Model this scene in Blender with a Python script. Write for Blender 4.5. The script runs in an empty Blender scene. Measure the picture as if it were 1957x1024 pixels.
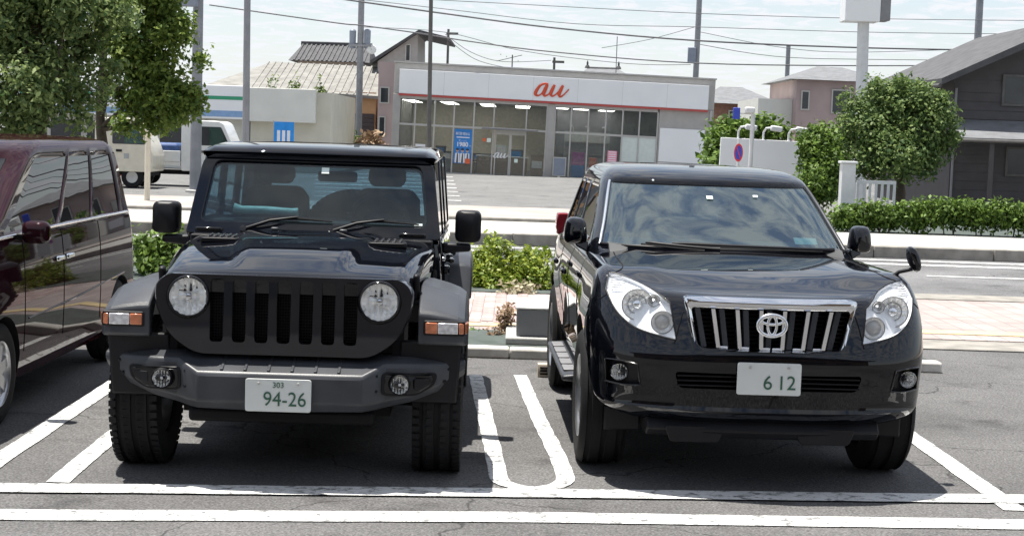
import bpy, bmesh, math, random
import numpy as np
from mathutils import Vector, Matrix, Euler
from mathutils.bvhtree import BVHTree
random.seed(7); np.random.seed(7)
SC = bpy.context.scene
COL = SC.collection
R_ = math.radians
# ---------------------------------------------------------------- camera
F_PX, CX, CY, HC = 3100., 978.5, 512., 1.87
PITCH = math.atan((512-254)/F_PX); ROLL = 0.033
_f = Vector((0, math.cos(PITCH), -math.sin(PITCH))); _r = Vector((1, 0, 0)); _u = _r.cross(_f)
_R = _r*math.cos(ROLL) + _u*math.sin(ROLL); _U = -_r*math.sin(ROLL) + _u*math.cos(ROLL)
CAMP = Vector((0, 0, HC))
cam_d = bpy.data.cameras.new('camera'); cam = bpy.data.objects.new('camera', cam_d); COL.objects.link(cam)
cam_d.sensor_width = 36; cam_d.lens = 36*F_PX/1957; cam_d.clip_end = 3000; cam_d.clip_start = .05
cam.matrix_world = Matrix(((_R.x, _U.x, -_f.x, 0), (_R.y, _U.y, -_f.y, 0), (_R.z, _U.z, -_f.z, HC), (0, 0, 0, 1)))
SC.camera = cam
def ray(x, y): return _R*((x-CX)/F_PX) - _U*((y-CY)/F_PX) + _f
def at(x, y, Y): d = ray(x, y); return CAMP + d*(Y/d.y)
def gnd(x, y, z=0.): d = ray(x, y); return CAMP + d*((z-HC)/d.z)
# ---------------------------------------------------------------- sun, sky, exposure
SUNV = Vector((-.18, .11, 1.0)).normalized()
ELEV = math.asin(SUNV.z); AZ = math.atan2(SUNV.x, SUNV.y)
sd = bpy.data.lights.new('sun', 'SUN'); sd.energy = 5.0; sd.angle = R_(.53); sd.color = (1, .955, .88)
so = bpy.data.objects.new('sun', sd); COL.objects.link(so); so.location = SUNV*60
so.rotation_euler = SUNV.to_track_quat('Z', 'Y').to_euler()
W = bpy.data.worlds.new('World'); SC.world = W; W.use_nodes = True
nt = W.node_tree; nt.nodes.clear()
def N(tree, typ, **kw):
    n = tree.nodes.new(typ)
    for k, v in kw.items():
        if k in n.inputs.keys() if isinstance(k, str) else False: n.inputs[k].default_value = v
        else: setattr(n, k, v)
    return n
out = N(nt, 'ShaderNodeOutputWorld'); bg = N(nt, 'ShaderNodeBackground'); bg.inputs[1].default_value = .08
sky = N(nt, 'ShaderNodeTexSky'); sky.sky_type = 'NISHITA'; sky.sun_disc = False
sky.sun_elevation = ELEV; sky.sun_rotation = AZ; sky.air_density = 1.0; sky.dust_density = .6; sky.ozone_density = 1.2
tc = N(nt, 'ShaderNodeTexCoord'); sep = N(nt, 'ShaderNodeSeparateXYZ'); nt.links.new(tc.outputs['Generated'], sep.inputs[0])
za = N(nt, 'ShaderNodeMath', operation='MAXIMUM'); nt.links.new(sep.outputs[2], za.inputs[0]); za.inputs[1].default_value = 0
zb = N(nt, 'ShaderNodeMath', operation='ADD'); nt.links.new(za.outputs[0], zb.inputs[0]); zb.inputs[1].default_value = .09
dx = N(nt, 'ShaderNodeMath', operation='DIVIDE'); dy = N(nt, 'ShaderNodeMath', operation='DIVIDE')
nt.links.new(sep.outputs[0], dx.inputs[0]); nt.links.new(zb.outputs[0], dx.inputs[1])
nt.links.new(sep.outputs[1], dy.inputs[0]); nt.links.new(zb.outputs[0], dy.inputs[1])
cb = N(nt, 'ShaderNodeCombineXYZ'); nt.links.new(dx.outputs[0], cb.inputs[0]); nt.links.new(dy.outputs[0], cb.inputs[1])
n1 = N(nt, 'ShaderNodeTexNoise'); n1.inputs['Scale'].default_value = 6.5; n1.inputs['Detail'].default_value = 8; n1.inputs['Roughness'].default_value = .64; n1.inputs['Distortion'].default_value = .7
nt.links.new(cb.outputs[0], n1.inputs['Vector'])
rp = N(nt, 'ShaderNodeValToRGB'); rp.color_ramp.elements[0].position = .40; rp.color_ramp.elements[1].position = .58
rp.color_ramp.elements[0].color = (.08, .08, .08, 1)
nt.links.new(n1.outputs[0], rp.inputs[0])
hz1 = N(nt, 'ShaderNodeMath', operation='SUBTRACT'); hz1.inputs[0].default_value = 1; nt.links.new(za.outputs[0], hz1.inputs[1])
hz2 = N(nt, 'ShaderNodeMath', operation='POWER'); nt.links.new(hz1.outputs[0], hz2.inputs[0]); hz2.inputs[1].default_value = 7
hz3 = N(nt, 'ShaderNodeMath', operation='MULTIPLY'); nt.links.new(hz2.outputs[0], hz3.inputs[0]); hz3.inputs[1].default_value = .8
hz4 = N(nt, 'ShaderNodeMath', operation='MAXIMUM'); nt.links.new(hz3.outputs[0], hz4.inputs[0]); nt.links.new(rp.outputs[0], hz4.inputs[1])
mx = N(nt, 'ShaderNodeMix', data_type='RGBA'); nt.links.new(hz4.outputs[0], mx.inputs[0]); nt.links.new(sky.outputs[0], mx.inputs[6]); mx.inputs[7].default_value = (6.2, 6.4, 6.75, 1)
nt.links.new(mx.outputs[2], bg.inputs[0]); nt.links.new(bg.outputs[0], out.inputs[0])
SC.view_settings.view_transform = 'Standard'; SC.view_settings.look = 'None'; SC.view_settings.exposure = .90; SC.view_settings.gamma = 1
SC.view_settings.use_curve_mapping = False
# ---------------------------------------------------------------- materials
MATS = {}
def mat(name, col, rough=.5, metal=0., coat=0., var=.12, scale=6., bump=0., bscale=60., spec=.5, col2=None, alpha=None, emis=0., coatr=.03, island=False, detail=4., trans=0., stretch=None):
    if name in MATS: return MATS[name]
    m = bpy.data.materials.new(name); m.use_nodes = True; t = m.node_tree; b = t.nodes['Principled BSDF']; o = t.nodes['Material Output']
    b.inputs['Roughness'].default_value = rough; b.inputs['Metallic'].default_value = metal
    b.inputs['Coat Weight'].default_value = coat; b.inputs['Coat Roughness'].default_value = coatr
    b.inputs['Specular IOR Level'].default_value = spec
    c2 = col2 if col2 else tuple(max(0, c*(1-var)) for c in col)
    c1 = col if col2 else tuple(min(1, c*(1+var*.6)) for c in col)
    mixn = N(t, 'ShaderNodeMix', data_type='RGBA'); mixn.inputs[6].default_value = (*c2, 1); mixn.inputs[7].default_value = (*c1, 1)
    tcn = N(t, 'ShaderNodeTexCoord')
    src = tcn.outputs['Object']
    if stretch:
        mp = N(t, 'ShaderNodeMapping'); mp.inputs['Scale'].default_value = stretch; t.links.new(src, mp.inputs[0]); src = mp.outputs[0]
    if island:
        g = N(t, 'ShaderNodeNewGeometry'); t.links.new(g.outputs['Random Per Island'], mixn.inputs[0])
    else:
        nz = N(t, 'ShaderNodeTexNoise'); nz.inputs['Scale'].default_value = scale; nz.inputs['Detail'].default_value = detail
        t.links.new(src, nz.inputs['Vector'])
        r = N(t, 'ShaderNodeValToRGB'); r.color_ramp.elements[0].position = .32; r.color_ramp.elements[1].position = .68
        t.links.new(nz.outputs[0], r.inputs[0]); t.links.new(r.outputs[0], mixn.inputs[0])
    t.links.new(mixn.outputs[2], b.inputs['Base Color'])
    if bump:
        nb = N(t, 'ShaderNodeTexNoise'); nb.inputs['Scale'].default_value = bscale; nb.inputs['Detail'].default_value = 3
        t.links.new(src, nb.inputs['Vector'])
        bp = N(t, 'ShaderNodeBump'); bp.inputs['Strength'].default_value = bump; bp.inputs['Distance'].default_value = .01
        t.links.new(nb.outputs[0], bp.inputs['Height']); t.links.new(bp.outputs[0], b.inputs['Normal'])
    if emis:
        t.links.new(mixn.outputs[2], b.inputs['Emission Color']); b.inputs['Emission Strength'].default_value = emis
    if trans:
        tr = N(t, 'ShaderNodeBsdfTranslucent'); t.links.new(mixn.outputs[2], tr.inputs[0])
        ms = N(t, 'ShaderNodeMixShader'); ms.inputs[0].default_value = trans
        t.links.new(b.outputs[0], ms.inputs[1]); t.links.new(tr.outputs[0], ms.inputs[2]); t.links.new(ms.outputs[0], o.inputs[0])
    MATS[name] = m; return m
def glass(name, tint, ior=1.45, rough=0., dirt_haze=0., dcol=(.5, .55, .55), gcol=(1, 1, 1)):
    m = bpy.data.materials.new(name); m.use_nodes = True; t = m.node_tree; t.nodes.clear()
    o = N(t, 'ShaderNodeOutputMaterial'); a = N(t, 'ShaderNodeBsdfTransparent'); a.inputs[0].default_value = (*tint, 1)
    g = N(t, 'ShaderNodeBsdfGlossy'); g.inputs['Roughness'].default_value = rough; g.inputs[0].default_value = (*gcol, 1)
    f = N(t, 'ShaderNodeFresnel'); gm = N(t, 'ShaderNodeNewGeometry'); mi = N(t, 'ShaderNodeMix'); mi.inputs[2].default_value = ior; mi.inputs[3].default_value = 1/ior
    t.links.new(gm.outputs['Backfacing'], mi.inputs[0]); t.links.new(mi.outputs[0], f.inputs[0])   # the same reflectance seen from either side of the pane
    s = N(t, 'ShaderNodeMixShader'); t.links.new(f.outputs[0], s.inputs[0]); t.links.new(a.outputs[0], s.inputs[1]); t.links.new(g.outputs[0], s.inputs[2])
    last = s
    if dirt_haze:
        d = N(t, 'ShaderNodeBsdfDiffuse'); d.inputs[0].default_value = (*dcol, 1)
        tcn = N(t, 'ShaderNodeTexCoord'); nz = N(t, 'ShaderNodeTexNoise'); nz.inputs['Scale'].default_value = 9; t.links.new(tcn.outputs['Object'], nz.inputs[0])
        mm = N(t, 'ShaderNodeMath', operation='MULTIPLY'); mm.inputs[1].default_value = dirt_haze; t.links.new(nz.outputs[0], mm.inputs[0])
        s2 = N(t, 'ShaderNodeMixShader'); t.links.new(mm.outputs[0], s2.inputs[0]); t.links.new(s.outputs[0], s2.inputs[1]); t.links.new(d.outputs[0], s2.inputs[2]); last = s2
    t.links.new(last.outputs[0], o.inputs[0]); MATS[name] = m; return m
def asphalt(name, c, var=.34):
    m = mat(name, c, rough=.92, spec=.25); t = m.node_tree; b = t.nodes['Principled BSDF']
    tcn = N(t, 'ShaderNodeTexCoord')
    big = N(t, 'ShaderNodeTexNoise'); big.inputs['Scale'].default_value = .55; big.inputs['Detail'].default_value = 6
    sm = N(t, 'ShaderNodeTexNoise'); sm.inputs['Scale'].default_value = 75; sm.inputs['Detail'].default_value = 2
    vo = N(t, 'ShaderNodeTexVoronoi'); vo.inputs['Scale'].default_value = 95
    for n in (big, sm, vo): t.links.new(tcn.outputs['Object'], n.inputs['Vector'])
    r1 = N(t, 'ShaderNodeMapRange'); r1.inputs[1].default_value = .3; r1.inputs[2].default_value = .7; r1.inputs[3].default_value = 1-var; r1.inputs[4].default_value = 1+var*.6; t.links.new(big.outputs[0], r1.inputs[0])
    r2 = N(t, 'ShaderNodeMapRange'); r2.inputs[1].default_value = .3; r2.inputs[2].default_value = .7; r2.inputs[3].default_value = .62; r2.inputs[4].default_value = 1.35; t.links.new(sm.outputs[0], r2.inputs[0])
    sc = N(t, 'ShaderNodeSeparateColor'); t.links.new(vo.outputs['Color'], sc.inputs[0])
    r3 = N(t, 'ShaderNodeMapRange'); r3.inputs[3].default_value = .75; r3.inputs[4].default_value = 1.3; t.links.new(sc.outputs[0], r3.inputs[0])
    m1 = N(t, 'ShaderNodeMath', operation='MULTIPLY'); m2 = N(t, 'ShaderNodeMath', operation='MULTIPLY')
    t.links.new(r1.outputs[0], m1.inputs[0]); t.links.new(r2.outputs[0], m1.inputs[1]); t.links.new(m1.outputs[0], m2.inputs[0]); t.links.new(r3.outputs[0], m2.inputs[1])
    st = N(t, 'ShaderNodeTexNoise'); st.inputs['Scale'].default_value = 1.7; st.inputs['Detail'].default_value = 5; st.inputs['Roughness'].default_value = .6; t.links.new(tcn.outputs['Object'], st.inputs[0])
    r4 = N(t, 'ShaderNodeMapRange'); r4.inputs[1].default_value = .56; r4.inputs[2].default_value = .70; r4.inputs[3].default_value = 1.; r4.inputs[4].default_value = .62; t.links.new(st.outputs[0], r4.inputs[0])
    wv = N(t, 'ShaderNodeTexNoise'); wv.inputs['Scale'].default_value = 2.2; wv.inputs['Detail'].default_value = 6; t.links.new(tcn.outputs['Object'], wv.inputs[0])
    mxv = N(t, 'ShaderNodeMix', data_type='RGBA'); mxv.inputs[0].default_value = .35; t.links.new(tcn.outputs['Object'], mxv.inputs[6]); t.links.new(wv.outputs[1], mxv.inputs[7])
    ck = N(t, 'ShaderNodeTexVoronoi', feature='DISTANCE_TO_EDGE'); ck.inputs['Scale'].default_value = .55; t.links.new(mxv.outputs[2], ck.inputs['Vector'])
    r5 = N(t, 'ShaderNodeMapRange'); r5.inputs[1].default_value = .0012; r5.inputs[2].default_value = .004; r5.inputs[3].default_value = .45; r5.inputs[4].default_value = 1.; t.links.new(ck.outputs['Distance'], r5.inputs[0])
    m3 = N(t, 'ShaderNodeMath', operation='MULTIPLY'); m4 = N(t, 'ShaderNodeMath', operation='MULTIPLY')
    t.links.new(m2.outputs[0], m3.inputs[0]); t.links.new(r4.outputs[0], m3.inputs[1]); t.links.new(m3.outputs[0], m4.inputs[0]); t.links.new(r5.outputs[0], m4.inputs[1])
    vm = N(t, 'ShaderNodeVectorMath', operation='SCALE'); vm.inputs[0].default_value = c; t.links.new(m4.outputs[0], vm.inputs['Scale'])
    t.links.new(vm.outputs[0], b.inputs['Base Color'])
    bp = N(t, 'ShaderNodeBump'); bp.inputs['Strength'].default_value = .55; bp.inputs['Distance'].default_value = .008
    t.links.new(m2.outputs[0], bp.inputs['Height']); t.links.new(bp.outputs[0], b.inputs['Normal'])
    return m
def worn(name, c, under, amt=.40):
    m = mat(name, c, rough=.75); t = m.node_tree; b = t.nodes['Principled BSDF']
    tcn = N(t, 'ShaderNodeTexCoord')
    a = N(t, 'ShaderNodeTexNoise'); a.inputs['Scale'].default_value = 14; a.inputs['Detail'].default_value = 8; a.inputs['Roughness'].default_value = .75
    v = N(t, 'ShaderNodeTexVoronoi', feature='DISTANCE_TO_EDGE'); v.inputs['Scale'].default_value = 7
    w = N(t, 'ShaderNodeTexNoise'); w.inputs['Scale'].default_value = 5; w.inputs['Detail'].default_value = 5
    mp = N(t, 'ShaderNodeMix', data_type='RGBA'); mp.inputs[0].default_value = .25; t.links.new(tcn.outputs['Object'], mp.inputs[6]); t.links.new(w.outputs[1], mp.inputs[7])
    t.links.new(tcn.outputs['Object'], w.inputs[0]); t.links.new(tcn.outputs['Object'], a.inputs[0]); t.links.new(mp.outputs[2], v.inputs['Vector'])
    r = N(t, 'ShaderNodeMapRange'); r.inputs[1].default_value = amt-.05; r.inputs[2].default_value = amt+.04; t.links.new(a.outputs[0], r.inputs[0])
    cr = N(t, 'ShaderNodeMapRange'); cr.inputs[1].default_value = .004; cr.inputs[2].default_value = .018; cr.inputs[3].default_value = .55; t.links.new(v.outputs['Distance'], cr.inputs[0])
    mm = N(t, 'ShaderNodeMath', operation='MULTIPLY'); t.links.new(r.outputs[0], mm.inputs[0]); t.links.new(cr.outputs[0], mm.inputs[1])
    mix = N(t, 'ShaderNodeMix', data_type='RGBA'); mix.inputs[6].default_value = (*under, 1); t.links.new(mm.outputs[0], mix.inputs[0])
    old = b.inputs['Base Color'].links[0].from_socket; t.links.new(old, mix.inputs[7]); t.links.new(mix.outputs[2], b.inputs['Base Color'])
    return m
asphalt('asphalt', (.121, .119, .119)); asphalt('road_asphalt', (.15, .15, .153)); asphalt('lot_asphalt', (.16, .16, .158), .15)
worn('line_paint', (.60, .60, .59), (.15, .15, .15), .45)
mat('grille_paint', (.012, .013, .017), .3, coat=1., var=.2, spec=.2, coatr=.03)
mat('black_paint', (.003, .0036, .006), .3, coat=1., var=.2, spec=.0, coatr=.012)
mat('prado_paint', (.0028, .0032, .0052), .3, coat=1., var=.2, spec=.0, coatr=.01)
mat('maroon_paint', (.022, .006, .009), .35, metal=.0, coat=.6, var=.2, spec=.0)
mat('plastic_grey', (.043, .046, .053), .38, var=.3, scale=4., detail=8., bump=.10, bscale=260, spec=.35)
mat('plastic_black', (.007, .007, .009), .45, var=.2, spec=.25)
mat('gloss_black', (.005, .005, .006), .08, var=.2)
mat('rubber', (.010, .010, .011), .85, var=.3, bump=.2, bscale=80, spec=.3)
mat('chrome', (.78, .79, .81), .07, metal=1., var=.05)
mat('chrome_soft', (.80, .81, .83), .22, metal=1., var=.08)
mat('alloy', (.48, .49, .51), .3, metal=.9, var=.1)
mat('reflector', (.90, .89, .86), .16, metal=.30, var=.1, scale=40)
mat('lamp_white', (.86, .87, .88), .22, metal=.15, var=.06, scale=30)
mat('amber', (.50, .15, .06), .12, coat=1., var=.35, scale=30)
mat('clear_lamp', (.66, .66, .68), .15, coat=1., var=.3, scale=45, metal=.4)
mat('red_lamp', (.30, .015, .025), .12, coat=1., var=.15)
mat('dark_void', (.004, .004, .005), .7, var=.2, spec=.2)
mat('seat_fabric', (.016, .016, .018), .8, var=.2)
mat('seat_beige', (.09, .085, .08), .8, var=.2)
mat('dash', (.022, .022, .024), .7, var=.2)
mat('dash_grey', (.045, .047, .05), .7, var=.2)
mat('mint_foil', (.55, .72, .60), .45, var=.15, scale=18, bump=.5, bscale=25)
mat('sticker', (.75, .85, .80), .4, var=.05)
mat('plate_white', (.60, .62, .60), .45, var=.04)
mat('plate_green', (.03, .10, .06), .5, var=.1)
mat('concrete', (.42, .41, .39), .85, var=.22, scale=3, bump=.25, bscale=40)
mat('kerb_concrete', (.52, .50, .46), .85, var=.3, scale=5, bump=.3, bscale=30)
mat('concrete_dark', (.25, .235, .21), .9, var=.3, scale=4, bump=.3, bscale=30)
mat('pale_paving', (.40, .39, .365), .85, var=.15, scale=2)
mat('brick_pink', (.40, .27, .245), .85, var=.3, col2=(.48, .38, .34), island=False, scale=1.3)
mat('brick_pink_b', (.36, .265, .25), .85, var=.25, scale=9)
mat('brick_pink_c', (.47, .38, .35), .85, var=.25, scale=9)
mat('joint', (.17, .15, .14), .9, var=.2)
mat('tactile', (.60, .47, .25), .8, var=.2)
mat('green_paint', (.060, .075, .068), .9, var=.3, scale=5, bump=.3, bscale=50)
mat('box_grey', (.16, .17, .18), .6, var=.12, scale=4)
mat('box_top', (.52, .52, .50), .7, var=.1, scale=6)
mat('wood_stop', (.48, .41, .33), .8, var=.2)
mat('stucco', (.40, .385, .365), .9, var=.08, scale=4, bump=.2, bscale=60)
mat('white_panel', (.80, .81, .82), .5, var=.03, scale=1)
mat('red_stripe', (.46, .07, .06), .5, var=.05)
mat('logo_red', (.62, .075, .025), .5, var=.08)
mat('alu', (.46, .45, .43), .45, var=.06, metal=.3)
mat('alu_dark', (.22, .22, .23), .5, var=.08, metal=.3)
mat('shop_wall', (.74, .68, .56), .8, var=.1, scale=.8)
mat('shop_floor', (.45, .42, .37), .6, var=.1)
mat('shop_ceiling', (.50, .50, .48), .8, var=.05)
mat('wood', (.36, .25, .16), .6, var=.2, stretch=(1, 1, 8))
mat('shelf_dark', (.10, .10, .11), .6, var=.2)
mat('shelf_grey', (.34, .36, .36), .6, var=.1)
mat('poster_blue', (.02, .22, .62), .5, var=.25, scale=1.2)
mat('poster_white', (.8, .8, .82), .5, var=.04)
mat('poster_pink', (.80, .25, .38), .5, var=.1)
mat('poster_mag', (.5, .12, .42), .5, var=.3, scale=9)
mat('person_dark', (.03, .03, .05), .6, var=.2)
mat('skin', (.55, .36, .28), .6, var=.1)
mat('orange_box', (.75, .14, .04), .5, var=.1)
mat('lamp_glow', (1, .98, .93), .5, var=.02, emis=6.5)
mat('frosted', (.60, .66, .63), .5, var=.06)
mat('galv', (.23, .24, .26), .5, var=.15, metal=.3, scale=3)
mat('pole_dark', (.10, .095, .09), .6, var=.2)
mat('pole_white', (.62, .63, .64), .5, var=.08)
mat('transformer', (.20, .23, .29), .5, var=.1)
mat('cable', (.10, .10, .11), .6, var=.1)
mat('beige_wall', (.58, .56, .47), .85, var=.08, scale=1.5)
mat('cream_wall', (.66, .66, .61), .85, var=.06, scale=1.5)
mat('orange_wall', (.50, .30, .16), .85, var=.12, scale=1.5)
mat('brown_shutter', (.055, .040, .042), .6, var=.2)
mat('roof_pale', (.215, .21, .195), .85, var=.25, scale=2, bump=.3, bscale=8)
mat('roof_dark', (.075, .075, .08), .85, var=.3, scale=3)
mat('roof_grey', (.155, .16, .17), .9, var=.2, scale=3)
mat('pink_wall', (.40, .31, .30), .85, var=.1, scale=1)
mat('brick_wall', (.27, .145, .105), .85, var=.2, scale=8)
mat('house_dark', (.075, .070, .072), .8, var=.15, scale=2)
mat('tan_wall', (.30, .20, .13), .85, var=.15, scale=.7)
mat('green_stripe', (.03, .30, .16), .5, var=.05)
mat('blue_stripe', (.22, .36, .58), .5, var=.08)
mat('banner_blue', (.02, .28, .75), .6, var=.15, scale=4)
mat('truck_white', (.66, .67, .66), .35, coat=.6, var=.05)
mat('cream_paint', (.62, .58, .47), .4, coat=.5, var=.08)
mat('sign_blue', (.03, .06, .42), .4, var=.05)
mat('sign_red', (.62, .03, .04), .4, var=.05)
mat('window_dark', (.035, .04, .045), .08, var=.3, scale=2)
mat('tarp_blue', (.03, .07, .20), .6, var=.25)
mat('leaf_bush', (.32, .37, .045), .5, col2=(.12, .20, .025), island=True, trans=.35, spec=.3)
mat('leaf_tree', (.30, .37, .13), .55, col2=(.05, .10, .035), island=True, trans=.45, spec=.25)
mat('leaf_round', (.20, .27, .08), .55, col2=(.045, .095, .03), island=True, trans=.3, spec=.25)
mat('leaf_hedge', (.18, .28, .05), .55, col2=(.04, .08, .015), island=True, trans=.3, spec=.25)
mat('leaf_dry', (.42, .31, .20), .8, col2=(.20, .12, .07), island=True, trans=.2)
mat('leaf_pale', (.50, .46, .33), .8, col2=(.28, .24, .14), island=True, trans=.2)
mat('bark', (.09, .07, .05), .9, var=.3, scale=20, bump=.5, bscale=30)
glass('glass_jeep', (.55, .66, .71), dirt_haze=.02)
glass('glass_prado', (.22, .34, .37), 2.9, dirt_haze=.015, gcol=(.84, .97, .98))
glass('glass_dark', (.06, .07, .08), 1.5)
glass('glass_lens', (.93, .94, .95), 1.4)
glass('glass_shop', (.80, .81, .79), 1.4, dirt_haze=.14)  # extra grey film in the pane stands in for haze over the interior
glass('glass_green', (.55, .75, .70), 1.45, dirt_haze=.1, dcol=(.5, .75, .7))
# ---------------------------------------------------------------- mesh helpers
def tag(o, label=None, cat=None, group=None, kind=None):
    if label: o['label'] = label
    if cat: o['category'] = cat
    if group: o['group'] = group
    if kind: o['kind'] = kind
    return o
def empty(name, loc=(0, 0, 0), rz=0., label=None, cat=None, group=None, parent=None, rot=None):
    o = bpy.data.objects.new(name, None); COL.objects.link(o); o.location = loc
    o.rotation_euler = rot if rot else (0, 0, rz); o.empty_display_size = .1
    if parent: o.parent = parent
    return tag(o, label, cat, group)
def rpoly(pts, r, n=4):
    out = []; k = len(pts)
    rr = r if isinstance(r, (list, tuple)) else [r]*k
    for i in range(k):
        p0, p, p1 = Vector(pts[i-1]), Vector(pts[i]), Vector(pts[(i+1) % k])
        a = (p0-p); b = (p1-p); q = min(rr[i], a.length*.49, b.length*.49)
        if q < 1e-5: out += [tuple(p)]*(n+1); continue
        A = p + a.normalized()*q; B = p + b.normalized()*q
        for j in range(n+1):
            t = j/n; out.append(tuple(A*(1-t)**2 + p*2*t*(1-t) + B*t*t))
    return out
def crom(P, n=6):
    P = [Vector(p) for p in P]; out = []
    for i in range(len(P)-1):
        p0 = P[max(i-1, 0)]; p1 = P[i]; p2 = P[i+1]; p3 = P[min(i+2, len(P)-1)]
        for j in range(n):
            t = j/n
            out.append(.5*((2*p1) + (p2-p0)*t + (2*p0-5*p1+4*p2-p3)*t*t + (3*p1-p0-3*p2+p3)*t**3))
    out.append(P[-1]); return out
def sstep(a, b, x):
    t = min(1, max(0, (x-a)/(b-a))); return t*t*(3-2*t)
def lin(x, xs, ys): return float(np.interp(x, xs, ys))
class MB:
    def __init__(s): s.v = []; s.f = []; s.m = []; s.mi = 0
    def add(s, V, Fs):
        b = len(s.v); s.v += [tuple(v) for v in V]
        for f in Fs: s.f.append([i+b for i in f]); s.m.append(s.mi)
        return s
    def box(s, x0, x1, y0, y1, z0, z1):
        return s.add([(x0, y0, z0), (x1, y0, z0), (x1, y1, z0), (x0, y1, z0), (x0, y0, z1), (x1, y0, z1), (x1, y1, z1), (x0, y1, z1)],
                     [(0, 3, 2, 1), (4, 5, 6, 7), (0, 1, 5, 4), (1, 2, 6, 5), (2, 3, 7, 6), (3, 0, 4, 7)])
    def obox(s, c, size, rot=(0, 0, 0)):
        M = Matrix.Translation(c) @ Euler(rot).to_matrix().to_4x4(); a, b, d = [q/2 for q in size]
        V = [M @ Vector(p) for p in ((-a, -b, -d), (a, -b, -d), (a, b, -d), (-a, b, -d), (-a, -b, d), (a, -b, d), (a, b, d), (-a, b, d))]
        return s.add(V, [(0, 3, 2, 1), (4, 5, 6, 7), (0, 1, 5, 4), (1, 2, 6, 5), (2, 3, 7, 6), (3, 0, 4, 7)])
    def beam(s, a, b, w, h=None):
        a, b = Vector(a), Vector(b); d = b-a; q = d.to_track_quat('Y', 'Z').to_euler()
        return s.obox((a+b)/2, (w, d.length, h or w), q)
    def loft(s, rings, closed=True, cap=True):
        n = len(rings[0]); V = [p for r in rings for p in r]; Fs = []
        for i in range(len(rings)-1):
            for j in range(n if closed else n-1):
                a = i*n+j; b = i*n+(j+1) % n; Fs.append((a, b, b+n, a+n))
        if cap and closed:
            Fs.append(tuple(range(n))[::-1]); Fs.append(tuple(range((len(rings)-1)*n, len(rings)*n)))
        return s.add(V, Fs)
    def tube(s, path, r, n=8, cap=True, flat=None, closed=False):
        P = [Vector(p) for p in path]; k = len(P); rr = r if isinstance(r, (list, tuple)) else [r]*k
        rings = []; ref = None
        for i in range(k):
            if closed: d = P[(i+1) % k]-P[i-1]
            else: d = P[min(i+1, k-1)]-P[max(i-1, 0)]
            d.normalize()
            if ref is None: ref = Vector((0, 0, 1)) if abs(d.z) < .9 else Vector((0, 1, 0))
            a = ref - d*ref.dot(d)
            if a.length < 1e-4: a = d.orthogonal()
            a.normalize(); ref = a; b = d.cross(a)
            ring = []
            for j in range(n):
                t = 2*math.pi*j/n; q = a*math.cos(t)*rr[i] + b*math.sin(t)*rr[i]
                if flat: q = Vector((q.x*flat[0], q.y*flat[1], q.z*flat[2]))
                ring.append(P[i]+q)
            rings.append(ring)
        if closed: rings.append(rings[0])
        return s.loft(rings, True, cap and not closed)
    def lathe(s, prof, o=(0, 0, 0), axis='y', n=32, cap=False, a0=0., sx=1., sz=1.):
        rings = []
        for r, h in prof:
            ring = []
            for j in range(n):
                t = a0+2*math.pi*j/n; c, q = r*math.cos(t)*sx, r*math.sin(t)*sz
                ring.append({'y': (o[0]+c, o[1]+h, o[2]+q), 'x': (o[0]+h, o[1]+c, o[2]+q), 'z': (o[0]+c, o[1]+q, o[2]+h)}[axis])
            rings.append(ring)
        return s.loft(rings, True, cap)
    def prism(s, poly, a0, a1, plane='xz'):
        f = {'xz': lambda p, a: (p[0], a, p[1]), 'yz': lambda p, a: (a, p[0], p[1]), 'xy': lambda p, a: (p[0], p[1], a)}[plane]
        return s.loft([[f(p, a0) for p in poly], [f(p, a1) for p in poly]])
    def frame(s, po, pi, a0, a1, plane='xz'):
        f = {'xz': lambda p, a: (p[0], a, p[1]), 'yz': lambda p, a: (a, p[0], p[1]), 'xy': lambda p, a: (p[0], p[1], a)}[plane]
        R = [[f(p, a0) for p in po], [f(p, a1) for p in po], [f(p, a1) for p in pi], [f(p, a0) for p in pi]]
        return s.loft(R+[R[0]], True, False)
    def grid(s, rows):
        return s.loft(rows, False, False)
    def build(s, name, m, parent=None, bevel=0., smooth=30., seg=2, recalc=True, solid=0., loc=None, rot=None, subd=0):
        me = bpy.data.meshes.new(name); me.from_pydata(s.v, [], s.f)
        ms = m if isinstance(m, (list, tuple)) else [m]
        for q in ms: me.materials.append(MATS[q])
        if len(ms) > 1: me.polygons.foreach_set('material_index', s.m)
        if recalc:
            bm = bmesh.new(); bm.from_mesh(me); bmesh.ops.remove_doubles(bm, verts=bm.verts, dist=1e-5)
            bmesh.ops.recalc_face_normals(bm, faces=bm.faces); bm.to_mesh(me); bm.free()
        o = bpy.data.objects.new(name, me); COL.objects.link(o)
        if parent: o.parent = parent
        if loc: o.location = loc
        if rot: o.rotation_euler = rot
        if smooth: me.shade_smooth(); me.set_sharp_from_angle(angle=R_(smooth))
        if subd: q = o.modifiers.new('s', 'SUBSURF'); q.levels = subd; q.render_levels = subd
        if solid: q = o.modifiers.new('t', 'SOLIDIFY'); q.thickness = solid; q.offset = 0
        if bevel:
            q = o.modifiers.new('b', 'BEVEL'); q.width = bevel; q.segments = seg; q.limit_method = 'ANGLE'; q.angle_limit = R_(35); q.harden_normals = False
        return o
def evalmesh(o):
    bpy.context.view_layer.update(); dg = bpy.context.evaluated_depsgraph_get()
    return bpy.data.meshes.new_from_object(o.evaluated_get(dg))
def boolcut(o, cutters, smooth=30.):
    for c in cutters:
        q = o.modifiers.new('c', 'BOOLEAN'); q.object = c; q.operation = 'DIFFERENCE'; q.solver = 'EXACT'; q.material_mode = 'TRANSFER'
    me = evalmesh(o); o.modifiers.clear(); o.data = me
    for c in cutters: bpy.data.objects.remove(c)
    me.shade_smooth(); me.set_sharp_from_angle(angle=R_(smooth))
    return o
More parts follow.
